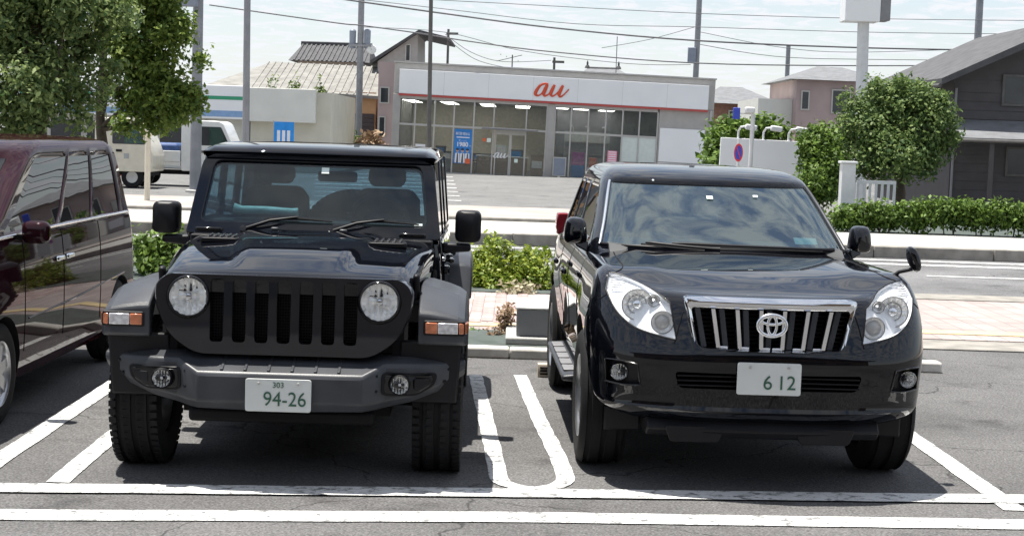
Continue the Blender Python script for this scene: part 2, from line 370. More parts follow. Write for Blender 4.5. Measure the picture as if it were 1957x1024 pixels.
def bvh_of(o):
    bm = bmesh.new(); bm.from_mesh(o.data); b = BVHTree.FromBMesh(bm); bm.free(); return b
def text(body, size, m, parent, loc, rot=(math.pi/2, 0, 0), ext=.002, name='lettering', sx=1., align='CENTER', bold=0.):
    cu = bpy.data.curves.new('t', 'FONT'); cu.body = body; cu.size = size; cu.extrude = ext; cu.align_x = align; cu.align_y = 'CENTER'; cu.offset = bold
    o = bpy.data.objects.new('t', cu); COL.objects.link(o); me = evalmesh(o); bpy.data.objects.remove(o)
    me.materials.clear(); me.materials.append(MATS[m])
    p = bpy.data.objects.new(name, me); COL.objects.link(p); p.parent = parent; p.location = loc; p.rotation_euler = rot; p.scale = (sx, 1, 1)
    return p
def dup(o, parent=None, root=True):
    c = o.copy(); COL.objects.link(c)
    if not root: c.parent = parent
    for ch in list(o.children): dup(ch, c, False)
    return c
def leaves(name, blobs, n, size, m, parent, inner=.45, flatz=1., aspect=.5):
    w = np.array([b[3]*b[4]*b[5] if len(b) > 4 else b[3]**3 for b in blobs])**.75; w = w/w.sum()
    k = np.random.choice(len(blobs), n, p=w); C = np.array([b[:3] for b in blobs])[k]
    Rr = np.array([(b[3], b[4], b[5]) if len(b) > 4 else (b[3],)*3 for b in blobs])[k]
    d = np.random.normal(size=(n, 3)); d /= np.linalg.norm(d, axis=1)[:, None]
    nc = max(4, n//45); ci = np.random.randint(0, nc, n); C0, R0, d0 = C[:nc], Rr[:nc], d[:nc]
    rad = inner+(1-inner)*np.random.rand(n)**.6; rad *= 1+.10*np.random.normal(size=n)
    loose = np.random.rand(n) < .35; rad = np.minimum(rad, 1.06); PL = C + d*Rr*rad[:, None]
    P = (C0+d0*R0*rad[:nc, None]*.95)[ci] + np.clip(np.random.normal(size=(n, 3)), -1.6, 1.6)*size*2.0; P[loose] = PL[loose]; d = np.where(loose[:, None], d, d0[ci])
    nrm = d*.6+np.random.normal(size=(n, 3))*.6+np.array([0, 0, .5]); nrm /= np.linalg.norm(nrm, axis=1)[:, None]
    t = np.cross(nrm, np.random.normal(size=(n, 3))); t /= np.linalg.norm(t, axis=1)[:, None]; b = np.cross(nrm, t)
    s = size*(.6+.8*np.random.rand(n))[:, None]
    V = np.stack([P-t*s, P+b*s*aspect+nrm*s*.15, P+t*s, P-b*s*aspect+nrm*s*.15], 1).reshape(-1, 3)
    me = bpy.data.meshes.new(name); me.vertices.add(4*n); me.vertices.foreach_set('co', V.ravel())
    me.loops.add(4*n); me.loops.foreach_set('vertex_index', np.arange(4*n)); me.polygons.add(n)
    me.polygons.foreach_set('loop_start', np.arange(n)*4); me.polygons.foreach_set('loop_total', np.full(n, 4))
    me.update(); me.validate(); me.materials.append(MATS[m])
    o = bpy.data.objects.new(name, me); COL.objects.link(o)
    if parent: o.parent = parent
    return o
# ================================================================ GROUND, ROADS, PAVEMENTS
def brickmat(name, c1, c2, mort, bw, bh, rotz=0.):
    m = mat(name, c1, rough=.85); t = m.node_tree; b = t.nodes['Principled BSDF']
    tcn = N(t, 'ShaderNodeTexCoord'); mp = N(t, 'ShaderNodeMapping'); mp.inputs['Rotation'].default_value = (0, 0, rotz)
    br = N(t, 'ShaderNodeTexBrick'); br.inputs['Scale'].default_value = 1; br.inputs['Brick Width'].default_value = bw; br.inputs['Row Height'].default_value = bh
    br.inputs['Mortar Size'].default_value = .008; br.inputs['Color1'].default_value = (*c1, 1); br.inputs['Color2'].default_value = (*c2, 1); br.inputs['Mortar'].default_value = (*mort, 1)
    nz = N(t, 'ShaderNodeTexNoise'); nz.inputs['Scale'].default_value = 1.2; nz.inputs['Detail'].default_value = 6
    t.links.new(tcn.outputs['Object'], mp.inputs[0]); t.links.new(mp.outputs[0], br.inputs['Vector']); t.links.new(tcn.outputs['Object'], nz.inputs[0])
    r = N(t, 'ShaderNodeMapRange'); r.inputs[1].default_value = .3; r.inputs[2].default_value = .7; r.inputs[3].default_value = .8; r.inputs[4].default_value = 1.15; t.links.new(nz.outputs[0], r.inputs[0])
    vm = N(t, 'ShaderNodeVectorMath', operation='SCALE'); t.links.new(br.outputs[0], vm.inputs[0]); t.links.new(r.outputs[0], vm.inputs['Scale']); t.links.new(vm.outputs[0], b.inputs['Base Color'])
    return m
brickmat('brick_paving', (.31, .25, .235), (.36, .31, .295), (.2, .18, .17), .11, .22, math.pi/2)
brickmat('brick_far', (.31, .275, .25), (.36, .325, .30), (.22, .20, .18), .8, .35, R_(28))
def sheet(name, x0, x1, y0, y1, z, m, t=.0):
    mb = MB()
    if t: mb.box(x0, x1, y0, y1, z-t, z)
    else: mb.add([(x0, y0, z), (x1, y0, z), (x1, y1, z), (x0, y1, z)], [(0, 1, 2, 3)])
    return tag(mb.build(name, m, smooth=0), kind='structure')
sheet('ground', -700, 700, -300, 1500, 0, 'asphalt')
sheet('road', -160, 160, 20.3, 26.9, .004, 'road_asphalt')
sheet('planting_strip', -9, 3.55, 13.53, 14.75, .07, 'green_paint', .07)
pav = sheet('pavement', -60, 3.55, 14.754, 18.3, .06, 'brick_paving', .055)
sheet('pavement', 3.56, 60, 15.6, 19.6, .02, 'brick_paving', .016)
sheet('driveway_apron', 3.56, 60, 19.603, 20.29, .03, 'concrete_dark', .025)
sheet('driveway_gutter', 3.56, 60, 14.9, 15.597, .012, 'concrete_dark', .008)
sheet('verge', -60, 3.55, 18.31, 20.28, .07, 'green_paint', .065)
mbt = MB(); mbt.box(-3.5, 3.4, 15.06, 15.30, .0605, .0685); tag(mbt.build('tactile_strip', 'tactile', smooth=0), kind='structure')
mbt = MB(); mbt.box(3.6, 30, 16.0, 16.3, .0205, .028); tag(mbt.build('tactile_strip', 'tactile', smooth=0), kind='structure')
# bricks that the photo lets one pick apart, between the two parked cars
bw, bl = .118, .238
bm_ = [MB().box(-bw/2+.004, bw/2-.004, -bl/2+.004, bl/2-.004, -.02, .006).build('brick', 'brick_pink_%s' % q, pav, bevel=.004, seg=1, smooth=0) for q in 'bc']
first = [True, True]
for i in range(13):
    for j in range(14):
        x = -.93+i*bw; y = 14.88+j*bl+(.5*bl if i % 2 else 0)
        if 14.98 < y < 15.38 or y > 18.15: continue
        q = 0 if random.random() < .6 else 1
        if first[q]: o = bm_[q]; first[q] = False
        else: o = bm_[q].copy(); COL.objects.link(o)
        o.location = (x, y, .0612+random.uniform(0, .004)); o.rotation_euler = (random.uniform(-.01, .01), random.uniform(-.01, .01), random.uniform(-.01, .01))
# kerb stones
kb = empty('kerb', (0, 13.36, 0)); tag(kb, kind='structure')
ks = MB().box(-.298, .298, 0, .165, 0, .09).build('kerb_stone', 'kerb_concrete', kb, bevel=.018)
for i in range(21):
    o = ks if i == 0 else ks.copy()
    if i: COL.objects.link(o)
    o.location = (-8.7+i*.6, random.uniform(-.004, .004), random.uniform(-.004, .002))
# far side of the road
fk = empty('far_kerb', (0, 26.9, 0)); tag(fk, kind='structure')
fks = MB().box(-.995, .995, 0, .2, 0, .2).build('kerb_stone', 'concrete_dark', fk, bevel=.015)
for i in range(22):
    o = fks if i == 0 else fks.copy()
    if i: COL.objects.link(o)
    o.location = (-21+i*2.0, random.uniform(-.005, .005), random.uniform(-.006, .004))
sheet('far_pavement', -120, 120, 27.1, 30.7, .197, 'pale_paving', .19)
sheet('far_brick_pavement', -120, 5.6, 30.9, 36.5, .205, 'brick_far', .19)
ledge = MB().box(-120, 5.6, 30.7, 30.9, .0, .26); tag(ledge.build('kerb_ledge', 'concrete_dark', bevel=.02), kind='structure')
sheet('shop_lot', -200, 200, 36.5, 300, .154, 'lot_asphalt', .1)
sheet('garden_ground', 5.6, 120, 30.9, 36.49, .17, 'green_paint', .1)
# ---------------------------------------------------------------- painted markings
def strip(name, pts, w0, z=.006, m='line_paint', n=1):
    """flat painted band along a list of ground points"""
    P = [Vector((p[0], p[1])) for p in pts]; L = []; Rr = []
    for i, p in enumerate(P):
        d = (P[min(i+1, len(P)-1)]-P[max(i-1, 0)]).normalized(); nn = Vector((-d.y, d.x)); jit = random.uniform(-.004, .004)
        L.append((p.x+nn.x*(w0/2+jit), p.y+nn.y*(w0/2+jit), z)); Rr.append((p.x-nn.x*(w0/2-jit), p.y-nn.y*(w0/2-jit), z))
    o = MB().grid([L, Rr]).build(name, m, smooth=0); return tag(o, kind='structure')
def fine(P, n=12):
    out = []
    for a, b in zip(P[:-1], P[1:]):
        for i in range(n): t = i/n; out.append((a[0]*(1-t)+b[0]*t, a[1]*(1-t)+b[1]*t))
    out.append(P[-1]); return out
U = [(-.255, 12.38), (-.15, 10.8), (-.055, 9.2)] + [(-.04+.055*0, 8.95)]
arc = []
cxu, cyu = .145, 8.74
for k in range(0, 13):
    t = math.pi+math.pi*k/12
    arc.append((cxu+.185*math.cos(t), cyu+.30*math.sin(t)))
strip('stall_line', fine([(-.255, 12.38), (-.15, 10.7), (-.05, 9.0)])+arc+fine([(.325, 9.0), (.20, 10.7), (.09, 12.45)]), .102)
strip('stall_line', fine([(-2.82, 13.2), (-2.80, 11.2), (-2.76, 8.60), (-2.72, 8.12)]), .13)
strip('stall_line', fine([(-2.36, 13.2), (-2.335, 9.5), (-2.30, 8.22)]), .12)
strip('stall_line', fine([(2.58, 13.2), (2.60, 11.0), (2.66, 8.3)]), .13)
strip('aisle_line', fine([(-4.2, 7.86), (-2.03, 8.10), (.04, 8.31), (2.08, 8.50), (4.4, 8.72)], 14), .20, z=.010)
strip('aisle_line', fine([(-4.2, 7.26), (-2.37, 7.50), (.04, 7.79), (2.45, 7.98), (4.4, 8.13)], 14), .21)
for yy, w in ((26.35, .22), (25.5, .30)): strip('road_line', fine([(-60, yy), (60, yy)], 40), w, z=.009)
for k in range(10): strip('road_line', fine([(-30+6*k, 23.4), (-27+6*k, 23.4)], 6), .16, z=.009)
for k, (py, xr) in enumerate([(338, 866), (345, 868), (352, 871), (359, 873), (366, 876), (374, 879), (383, 882), (393, 886), (403, 890)]):
    a = gnd(600, py-8, .16); b = gnd(xr, py, .16)
    strip('parking_line', fine([(a.x, (a.y+b.y)/2), (b.x, (a.y+b.y)/2)], 10), .55 if py < 360 else .34, z=.16)
# ================================================================ VEGETATION
def shrub(name, label, blobs, n, size, m, base, cat='shrub', group=None, inner=.4, stems=7, smat='bark'):
    e = empty(name, base, 0, label, cat, group)
    rel = [(b[0]-base[0], b[1]-base[1], b[2]-base[2]) + tuple(b[3:]) for b in blobs]
    leaves('foliage', rel, n, size, m, e, inner)
    for k in range(stems):
        b = random.choice(rel); mb = MB(); q = Vector(b[:3]); j = Vector((random.uniform(-.3, .3)*b[3], random.uniform(-.2, .2)*b[3], .2*b[3]))
        mb.tube([(q.x*.5, q.y*.3, 0), ((q+j)*.5)[:], (q+j)[:]], [.014, .010, .004], 5); mb.build('stem', smat, e, smooth=60)
    return e
# low bush in the verge between the two black cars
def pxb(x, y, Y, r, ry=None, rz=None):
    p = at(x, y, Y); s = Y/F_PX
    return (p.x, p.y, p.z, r*s, (ry or r)*s, (rz or r)*s)
B = [pxb(915, 525, 19.0, 42, 40, 48), pxb(960, 515, 19.1, 48, 42, 55), pxb(1005, 525, 19.0, 44, 40, 48), pxb(1038, 540, 18.9, 30, 40, 36), pxb(885, 530, 19.2, 38, 40, 45), pxb(940, 470, 19.2, 16, 14, 18), pxb(955, 545, 18.8, 60, 35, 30), pxb(1020, 500, 19.2, 14, 12, 16), pxb(900, 495, 19.2, 16, 14, 18)]
for k in range(16): B.append(pxb(random.uniform(880, 1050), random.uniform(478, 505), 19.1, 9, 9, 13))
shrub('low_bush', 'bright yellow-green bush growing in the verge between the two black cars', B, 9000, .029, 'leaf_bush', (at(965, 572, 18.9).x, 18.9, .07), inner=.25)
B = [pxb(285, 480, 19.0, 34, 34, 36), pxb(325, 475, 19.0, 34, 34, 36), pxb(350, 490, 19, 30, 30, 30), pxb(300, 505, 18.9, 45, 30, 25)]
shrub('low_bush', 'dark green bush in the verge between the maroon minivan and the black jeep', B, 2600, .04, 'leaf_hedge', (at(310, 520, 18.9).x, 18.9, .07))
# withered weeds beside the grey box
B = [pxb(966, 608, 14.6, 20, 18, 26), pxb(952, 642, 14.4, 22, 18, 14), pxb(972, 588, 14.7, 16, 14, 16)]
shrub('withered_weed', 'dry brown weeds standing against the side of the grey box', B, 520, .021, 'leaf_dry', (at(966, 652, 14.55).x, 14.55, .07), 'weed', inner=.1, stems=14)
B = [pxb(998, 555, 18.3, 26, 20, 14), pxb(975, 562, 18.2, 14, 14, 10)]
shrub('withered_weed', 'pale dry leaves at the foot of the yellow-green bush', B, 260, .035, 'leaf_pale', (at(995, 572, 18.3).x, 18.3, .07), 'weed', inner=.1)
B = [pxb(905, 643, 14.72, 16, 8, 5)]
shrub('grass_tuft', 'small green tuft of weeds at the back of the dark planting strip', B, 220, .022, 'leaf_hedge', (at(905, 648, 14.72).x, 14.72, .07), 'weed', inner=.1, stems=2)
mat('leaf_tree2', (.26, .33, .07), .55, col2=(.07, .13, .03), island=True, trans=.4, spec=.2)
def tree(name, label, base, height, tr, blobs, n, size, m, limbs=9, inner=.35, cat='tree'):
    e = empty(name, base, 0, label, cat); top = Vector((0, 0, height))
    rel = [(b[0]-base[0], b[1]-base[1], b[2]-base[2]) + tuple(b[3:]) for b in blobs]
    mb = MB(); P = crom([(0, 0, 0), (.06, .02, height*.3), (-.05, .04, height*.6), (.03, 0, height)], 5)
    mb.tube([p[:] for p in P], [tr*(1.15-.75*i/(len(P)-1)) for i in range(len(P))], 10); mb.build('trunk', 'bark', e, smooth=60)
    for k in range(limbs):
        b = rel[k % len(rel)]; q = Vector(b[:3]); h = height*random.uniform(.35, .95)
        mb = MB(); mid = Vector((q.x*.45, q.y*.45, h+(q.z-h)*.35)); pts = crom([(0, 0, h), mid, q], 5)
        mb.tube([p[:] for p in pts], [tr*.4*(1-.8*i/(len(pts)-1)) for i in range(len(pts))], 6); mb.build('limb', 'bark', e, smooth=60)
    leaves('crown', rel, n, size, m, e, inner); return e
B = [pxb(20, 40, 23, 95), pxb(110, 90, 23.3, 85), pxb(60, 170, 22.5, 90), pxb(150, 200, 22.8, 55), pxb(60, -60, 23, 120), pxb(200, 20, 23.4, 70), pxb(-90, 100, 23, 130), pxb(20, 225, 22.6, 60), pxb(130, 10, 22.7, 60), pxb(-80, 220, 22.8, 90)]
for k in range(14): B.append(pxb(random.uniform(0, 230), random.uniform(-20, 240), 22.5+random.random(), random.uniform(16, 30)))
tree('street_tree', 'broad dark-leaved tree standing behind the maroon minivan', (at(70, 300, 23).x, 23.0, .05), 3.6, .16, B, 30000, .048, 'leaf_tree', 10, .2)
B = [pxb(250, 100, 25.5, 50), pxb(305, 40, 25.7, 48), pxb(345, 60, 25.4, 34), pxb(300, 140, 25.5, 62), pxb(330, 200, 25.2, 48), pxb(365, 185, 25.2, 32), pxb(250, 190, 25.6, 34), pxb(290, 230, 25.4, 34), pxb(220, 60, 25.6, 40), pxb(300, -40, 25.5, 70)]
for k in range(18): B.append(pxb(random.uniform(215, 395), random.uniform(0, 250), 25+random.random(), random.uniform(9, 20)))
tree('street_tree', 'lighter green tree with loose foliage left of the grey street pole', (at(195, 330, 25.5).x, 25.5, .0), 3.2, .11, B, 20000, .048, 'leaf_tree2', 9, .15)
B = [pxb(1715, 235, 38, 105, 95, 80), pxb(1660, 260, 37.5, 65), pxb(1775, 245, 37.8, 62), pxb(1700, 190, 38, 60, 60, 45), pxb(1745, 190, 38, 60, 60, 40), pxb(1640, 300, 37.2, 45), pxb(1760, 300, 37.5, 45), pxb(1705, 300, 37, 60)]
for k in range(22):
    a = random.uniform(0, 6.28); q_ = random.uniform(.85, 1.2); B.append(pxb(1718+105*q_*math.cos(a), 240+72*q_*math.sin(a), 37.5, random.uniform(8, 20)))
tree('garden_tree', 'round clipped tree in front of the dark grey house', (at(1715, 400, 38).x, 38, .17), 2.1, .13, B, 21000, .055, 'leaf_round', 14, .45)
B = [pxb(1568, 290, 36, 40, 40, 55), pxb(1560, 350, 35.5, 38, 40, 45), pxb(1585, 330, 35.5, 30, 30, 50), pxb(1550, 270, 36, 24)]
shrub('garden_shrub', 'tall leafy shrub between the blank white signboard and the round tree', B, 9000, .055, 'leaf_hedge', (at(1565, 400, 35.8).x, 35.8, .17))
B = [pxb(1375, 290, 44, 22, 22, 40), pxb(1390, 250, 44.5, 26, 24, 20), pxb(1440, 248, 45, 34, 20, 16), pxb(1480, 252, 45, 34, 20, 16), pxb(1365, 330, 43, 16, 16, 30)]
shrub('garden_shrub', 'green shrubs showing behind the top edge of the blank white signboard', B, 3000, .10, 'leaf_hedge', (at(1410, 390, 44).x, 44, .15))
for k in range(7):
    x0 = 1590+k*62
    B = [pxb(x0+20+18*q, 413+random.uniform(-5, 5), 31.6, 26, 26, 27) for q in range(3)]
    shrub('hedge_bush', ['first', 'second', 'third', 'fourth', 'fifth', 'sixth', 'seventh'][k]+' low hedge bush from the black car along the far pavement', B, 1500, .05, 'leaf_hedge', (at(x0+38, 445, 31.6).x, 31.6, .17), 'hedge', 'hedge bushes along the far pavement', inner=.35, stems=3)
shrub('azalea_bush', 'green bush at the foot of the brown shutter beside the shop', [pxb(655, 272, 70, 17, 14, 12), pxb(640, 274, 70, 10, 10, 10)], 500, .16, 'leaf_hedge', (at(650, 290, 70).x, 70, .16))
shrub('azalea_bush', 'reddish flowering bush right of the transformer pole beside the shop', [pxb(706, 276, 69, 14, 12, 9)], 350, .14, 'leaf_dry', (at(706, 290, 69).x, 69, .16))
# ================================================================ PHONE SHOP
YS = 65.5; SX = YS/F_PX
sb = at(745, 324, YS); sb.z = .15
shop = empty('phone_shop', sb, rot=(0, R_(1.25), 0)); tag(shop, 'single-storey grey phone shop with a white fascia and red logo', 'shop')
def u(px, h=0): return (px-745-.055*h)*SX      # picture columns and rows turned into facade metres
def hh(px): return px*SX
def sbox(name, x0, x1, y0, y1, z0, z1, m, parent=None, bevel=0.):
    return MB().box(x0, x1, y0, y1, z0, z1).build(name, m, parent or shop, bevel=bevel, smooth=0)
WID = u(1355)
sbox('parapet', 0, WID, 0, .3, hh(149), hh(207), 'stucco', bevel=.02)
sbox('coping', -.04, WID+.04, -.05, .34, hh(207)+.002, hh(207)+.06, 'alu')
sbox('fascia', .22, u(1352, 170), -.16, -.003, hh(149.5), hh(195), 'white_panel', bevel=.01)
for k in range(1, 7): sbox('panel_joint', .22+k*1.79, .228+k*1.79, -.1625, -.159, hh(149.6), hh(194.8), 'alu')
sbox('downpipe', WID-.16, WID-.08, -.12, -.031, 0, hh(148.5), 'alu', bevel=.02)
sbox('red_stripe', .22, u(1352, 170), -.165, -.003, hh(145.5), hh(149.2), 'red_stripe')
sbox('lintel', .3, u(1257, 140), -.02, .28, hh(140), hh(145.3), 'alu')
sbox('column', 0, .30, -.06, .35, 0, hh(148.8), 'stucco', bevel=.015)
cx0, cx1 = u(1045, 90), u(1058, 90)
sbox('column', cx0, cx1, -.06, .3, 0, hh(145.2), 'stucco', bevel=.015)
sbox('front_wall', u(1257, 90), WID, -.03, .3, 0, hh(148.8), 'stucco')
sbox('blank_board', u(1259, 80), u(1344, 80), -.10, -.033, hh(47), hh(111), 'white_panel', bevel=.01)
sbox('side_wall', 0, .25, .36, 9, 0, hh(205), 'stucco'); sbox('side_wall', WID-.25, WID, .31, 9, 0, hh(205), 'stucco')
sbox('roof', .26, WID-.26, .31, 9, hh(196), hh(199), 'concrete')
sbox('ceiling', .26, WID-.26, .31, 8.9, hh(141), hh(149), 'shop_ceiling')
sbox('floor', .26, WID-.26, .31, 8.9, -.08, .03, 'shop_floor')
sbox('back_wall', .26, WID-.26, 8.6, 8.8, .031, hh(140.8), 'shop_wall'); sbox('reflection_panel', u(1062, 0), WID-.27, 3.6, 3.75, .031, hh(140.8), 'shelf_dark')  # added dark panel imitates dark reflections in the right-hand glass
bays = [757, 793, 830, 867, 905, 943, 1005, 1045]; bays2 = [1058, 1090, 1123, 1156, 1188, 1220, 1256]
TR = hh(92)
for bb in (bays, bays2):
    for i, px in enumerate(bb):
        x = u(px, 90)
        w = .028
        if i in (0, len(bb)-1): x += (w if i == 0 else -w)
        if px == 1045: x -= .0
        sbox('mullion', x-w, x+w, -.015, .05, .0, hh(140)-.001, 'alu')
    for i in range(len(bb)-1):
        x0, x1 = u(bb[i], 90)+.03, u(bb[i+1], 90)-.03
        if i == 0: x0 += .028
        if i == len(bb)-2: x1 -= .028
        sbox('transom', x0, x1, -.012, .048, TR-.04, TR+.04, 'alu')
        sbox('pane', x0, x1, .012, .022, TR+.041, hh(140)-.002, 'glass_shop')
        if bb is bays and i == 5: continue
        fro = bb is bays2 and i >= 4
        sbox('sill', x0, x1, -.01, .046, .0, .10, 'alu')
        sbox('pane', x0, x1, .012, .022, .101, TR-.041, 'frosted' if fro else 'glass_shop')
xd0, xd1 = u(943, 40)+.03, u(1005, 40)-.03; xm = (xd0+xd1)/2
for a, b_ in ((xd0, xm-.004), (xm+.004, xd1)):
    dr = MB().frame([(a, .02), (b_, .02), (b_, TR-.16), (a, TR-.16)], [(a+.05, .09), (b_-.05, .09), (b_-.05, TR-.21), (a+.05, TR-.21)], -.03, .01).build('door', 'alu', shop, smooth=0)
    MB().box(a+.051, b_-.051, -.012, -.006, .091, TR-.211).build('pane', 'glass_shop', dr, smooth=0)
sbox('door_header', xd0, xd1, -.02, .05, TR-.155, TR-.041, 'alu')
sbox('door_canopy', u(921, 85), u(1028, 85), -.42, -.02, TR-.03, TR+.05, 'alu_dark', bevel=.01)
# brush-written logo on the fascia
def stroke(pts, m, parent, name):
    mbx = MB()
    for seg in pts:
        P = crom([(p[0], 0, p[1]) for p in seg], 6); rr = crom([(p[2], 0, 0) for p in seg], 6)
        mbx.tube([p[:] for p in P], [max(.004, q.x) for q in rr], 10, flat=(1, .35, 1))
    return mbx.build(name, m, parent, smooth=60)
def lg(px, py, w): return ((px-960)/1957*110*SX, -(py-520)/978*55*SX + (px-960)/1957*110*SX*.055, w*1.35/1957*110*SX/2)
logo = stroke([[lg(840, 310, 40), lg(700, 290, 50), lg(560, 360, 62), lg(440, 540, 85), lg(425, 650, 75), lg(520, 690, 40), lg(640, 610, 38), lg(740, 420, 60)],
               [lg(800, 330, 80), lg(745, 480, 95), lg(700, 620, 90), lg(740, 700, 55), lg(830, 670, 38), lg(900, 600, 38)],
               [lg(1050, 330, 60), lg(985, 480, 90), lg(935, 620, 90), lg(990, 710, 50), lg(1090, 665, 38), lg(1180, 570, 38)],
               [lg(1330, 350, 66), lg(1265, 500, 90), lg(1215, 640, 92), lg(1260, 730, 50), lg(1370, 670, 38), lg(1540, 480, 34)]], 'logo_red', shop, 'logo_letters')
logo.location = (u(1054, 170), -.185, hh(170))
logo2 = logo.copy(); COL.objects.link(logo2); logo2.data = logo.data.copy(); logo2.data.materials[0] = MATS['poster_white']; logo2.name = 'door_lettering'; logo2.scale = (.42, .2, .42); logo2.location = (u(957, 40), -.04, hh(42))
# things inside and on the shop front
def thing_box(name, label, cat, loc, parts, rot=None, group=None):
    e = empty(name, loc, 0, label, cat, group, rot=rot)
    for nm, b, m, bv in parts: MB().box(*b).build(nm, m, e, bevel=bv, smooth=0)
    return e
SM = Matrix.Translation(sb) @ Euler((0, R_(1.25), 0)).to_matrix().to_4x4()
SR = (0, R_(1.25), 0)
def sw(x, y, z): return SM @ Vector((x, y, z))
for k, px in enumerate([775, 852, 930, 1000, 1075, 1115, 1165]):
    e = empty('ceiling_light', sw(u(px, 140), 1.6, hh(140.9)), rot=SR); tag(e, ['leftmost', 'second', 'third', 'fourth', 'fifth', 'sixth', 'rightmost'][k]+' fluorescent ceiling light behind the shop glass', 'ceiling light', 'ceiling lights in the phone shop')
    MB().box(-.35, .35, 0, 1.9 if k > 3 else 6.6, -.03, 0).build('tray', 'shop_ceiling', e, smooth=0)
    for q in range(5): MB().box(-.30, .30, .15+q*(.36 if k > 3 else 1.3), .33+q*(.36 if k > 3 else 1.3), -.046, -.031).build('tube', 'lamp_glow', e, smooth=0)
pp = empty('window_poster', sw(u(884.5, 55), -.03, hh(23)), rot=SR, label='tall blue advertising poster with three people and the price 1980', cat='poster')
pw = 33*SX; ph = 65*SX
MB().box(-pw/2, pw/2, -.01, .0, 0, ph).build('sheet', 'poster_blue', pp, smooth=0)
text('新登場5G', .135, 'poster_white', pp, (-.02, -.013, ph*.86)); MB().box(-.26, .26, -.013, -.0105, ph*.745, ph*.775).build('printed_line', 'poster_white', pp, smooth=0); text('ずーっと', .09, 'poster_white', pp, (0, -.013, ph*.66))
text('1980', .24, 'poster_white', pp, (-.02, -.013, ph*.55), bold=.006); text('円', .07, 'poster_white', pp, (.30, -.013, ph*.515))
for k, px in enumerate((-.2, .0, .2)):
    hd = MB().lathe([(.001, -.006), (.05, -.004), (.062, 0)], (px, -.012, ph*.375), 'y', 14, sz=1.25); hd.build('printed_head', 'skin', pp, smooth=60)
    MB().prism(rpoly([(px-.062, ph*.38), (px+.062, ph*.38), (px+.05, ph*.44), (px-.05, ph*.44)], .03), -.0195, -.0105).build('printed_hair', 'person_dark', pp, smooth=0)
    MB().prism(rpoly([(px-.10, .02), (px+.10, .02), (px+.085, ph*.30), (px-.085, ph*.30)], .04), -.0135, -.0105).build('printed_coat', 'poster_white', pp, smooth=0)
    MB().prism([(px-.03, .02), (px+.04, .02), (px+.03, ph*.29), (px-.01, ph*.29)], -.016, -.0136).build('printed_shirt', 'person_dark', pp, smooth=0)
MB().box(pw/2-.23, pw/2-.02, -.021, -.0165, .0, .2).build('printed_badge', 'orange_box', pp, smooth=0)
thing_box('window_poster', 'white poster with a red and blue figure low in the left shop window', 'poster', sw(u(803, 40), -.03, hh(20)), [('sheet', (-.2, .2, -.01, 0, 0, .75), 'poster_white', 0), ('printed_figure', (-.1, .05, -.014, -.0105, .1, .42), 'person_dark', .03), ('printed_coat', (-.15, -.02, -.018, -.0145, .08, .3), 'red_lamp', .03)], SR)
thing_box('window_poster', 'pink poster with white lines in the right shop window', 'poster', sw(u(1169, 40), -.03, hh(35)), [('sheet', (-.19, .19, -.01, 0, 0, .58), 'poster_pink', 0)] + [('printed_line', (-.15, .15, -.0135, -.0105, .06+k*.09, .10+k*.09), 'poster_white', 0) for k in range(6)], SR)
thing_box('window_sticker', 'orange square sticker at the top of the glass left of the shop door', 'sticker', sw(u(926, 70), -.01, hh(67)), [('sheet', (-.07, .07, -.006, 0, 0, .13), 'orange_box', 0)], SR)
thing_box('window_sticker', 'pale square sticker beside the orange one left of the shop door', 'sticker', sw(u(934.5, 70), -.01, hh(66)), [('sheet', (-.08, .08, -.006, 0, 0, .16), 'sticker', 0)], SR)
thing_box('window_sticker', 'pale sticker halfway up the right leaf of the shop door', 'sticker', sw(u(986.5, 40), -.045, hh(30)), [('sheet', (-.07, .07, -.006, 0, 0, .15), 'sticker', 0)], SR)
thing_box('sandwich_board', 'blank slate-blue board on a stand in front of the right shop window', 'board', sw(u(1068, 20), -.5, 0), [('frame', (-.26, .26, -.02, .02, .20, .95), 'alu', .005), ('panel', (-.23, .23, -.026, -.021, .23, .92), 'transformer', 0), ('foot', (-.05, .05, -.15, .15, 0, .199), 'alu', 0)], SR)
thing_box('display_counter', 'low wooden counter inside the shop door', 'counter', sw(u(955, 0), 2.2, .031), [('cabinet', (-1.0, 1.1, 0, .6, 0, .75), 'wood', .01), ('worktop', (-1.05, 1.15, -.05, .65, .752, .80), 'poster_white', .01)], SR)
thing_box('display_counter', 'low wooden counter behind the blue window poster', 'counter', sw(u(880, 0), 1.6, .031), [('cabinet', (-.9, .5, 0, .6, 0, .48), 'wood', .01), ('worktop', (-.95, .55, -.05, .65, .482, .52), 'wood', .01)], SR)
for k, (px, hz, m, w) in enumerate([(818, .85, 'shelf_grey', .35), (838, 1.1, 'poster_white', .22), (848, .9, 'shelf_dark', .3), (918, .85, 'shelf_dark', .5), (955, 1.25, 'frosted', .25), (985, 1.1, 'alu', .3)]):
    thing_box('display_stand', ['grey display stand at the far left of the shop window', 'white display stand left of the blue poster', 'dark display stand just left of the blue poster', 'dark sofa-like stand left of the shop door', 'pale display case behind the left door leaf', 'silver display case behind the right door leaf'][k], 'display stand', sw(u(px, 20), 1.35 if k < 3 else 3.3, .031), [('base', (-w*.8, w*.8, 0, .3, 0, .5), m, .02), ('top_case', (-w, w, .02, .28, .501, hz), 'shelf_dark' if k % 2 else m, .02), ('screen', (-w*.7, w*.7, -.01, .018, .6, hz-.08), 'poster_white' if k % 2 == 0 else 'poster_blue', 0)], SR)
e = empty('leaflet_easel', sw(u(1026, 20), .9, .031), rot=SR); tag(e, 'slanted easel with leaflets behind the glass right of the shop door', 'easel')
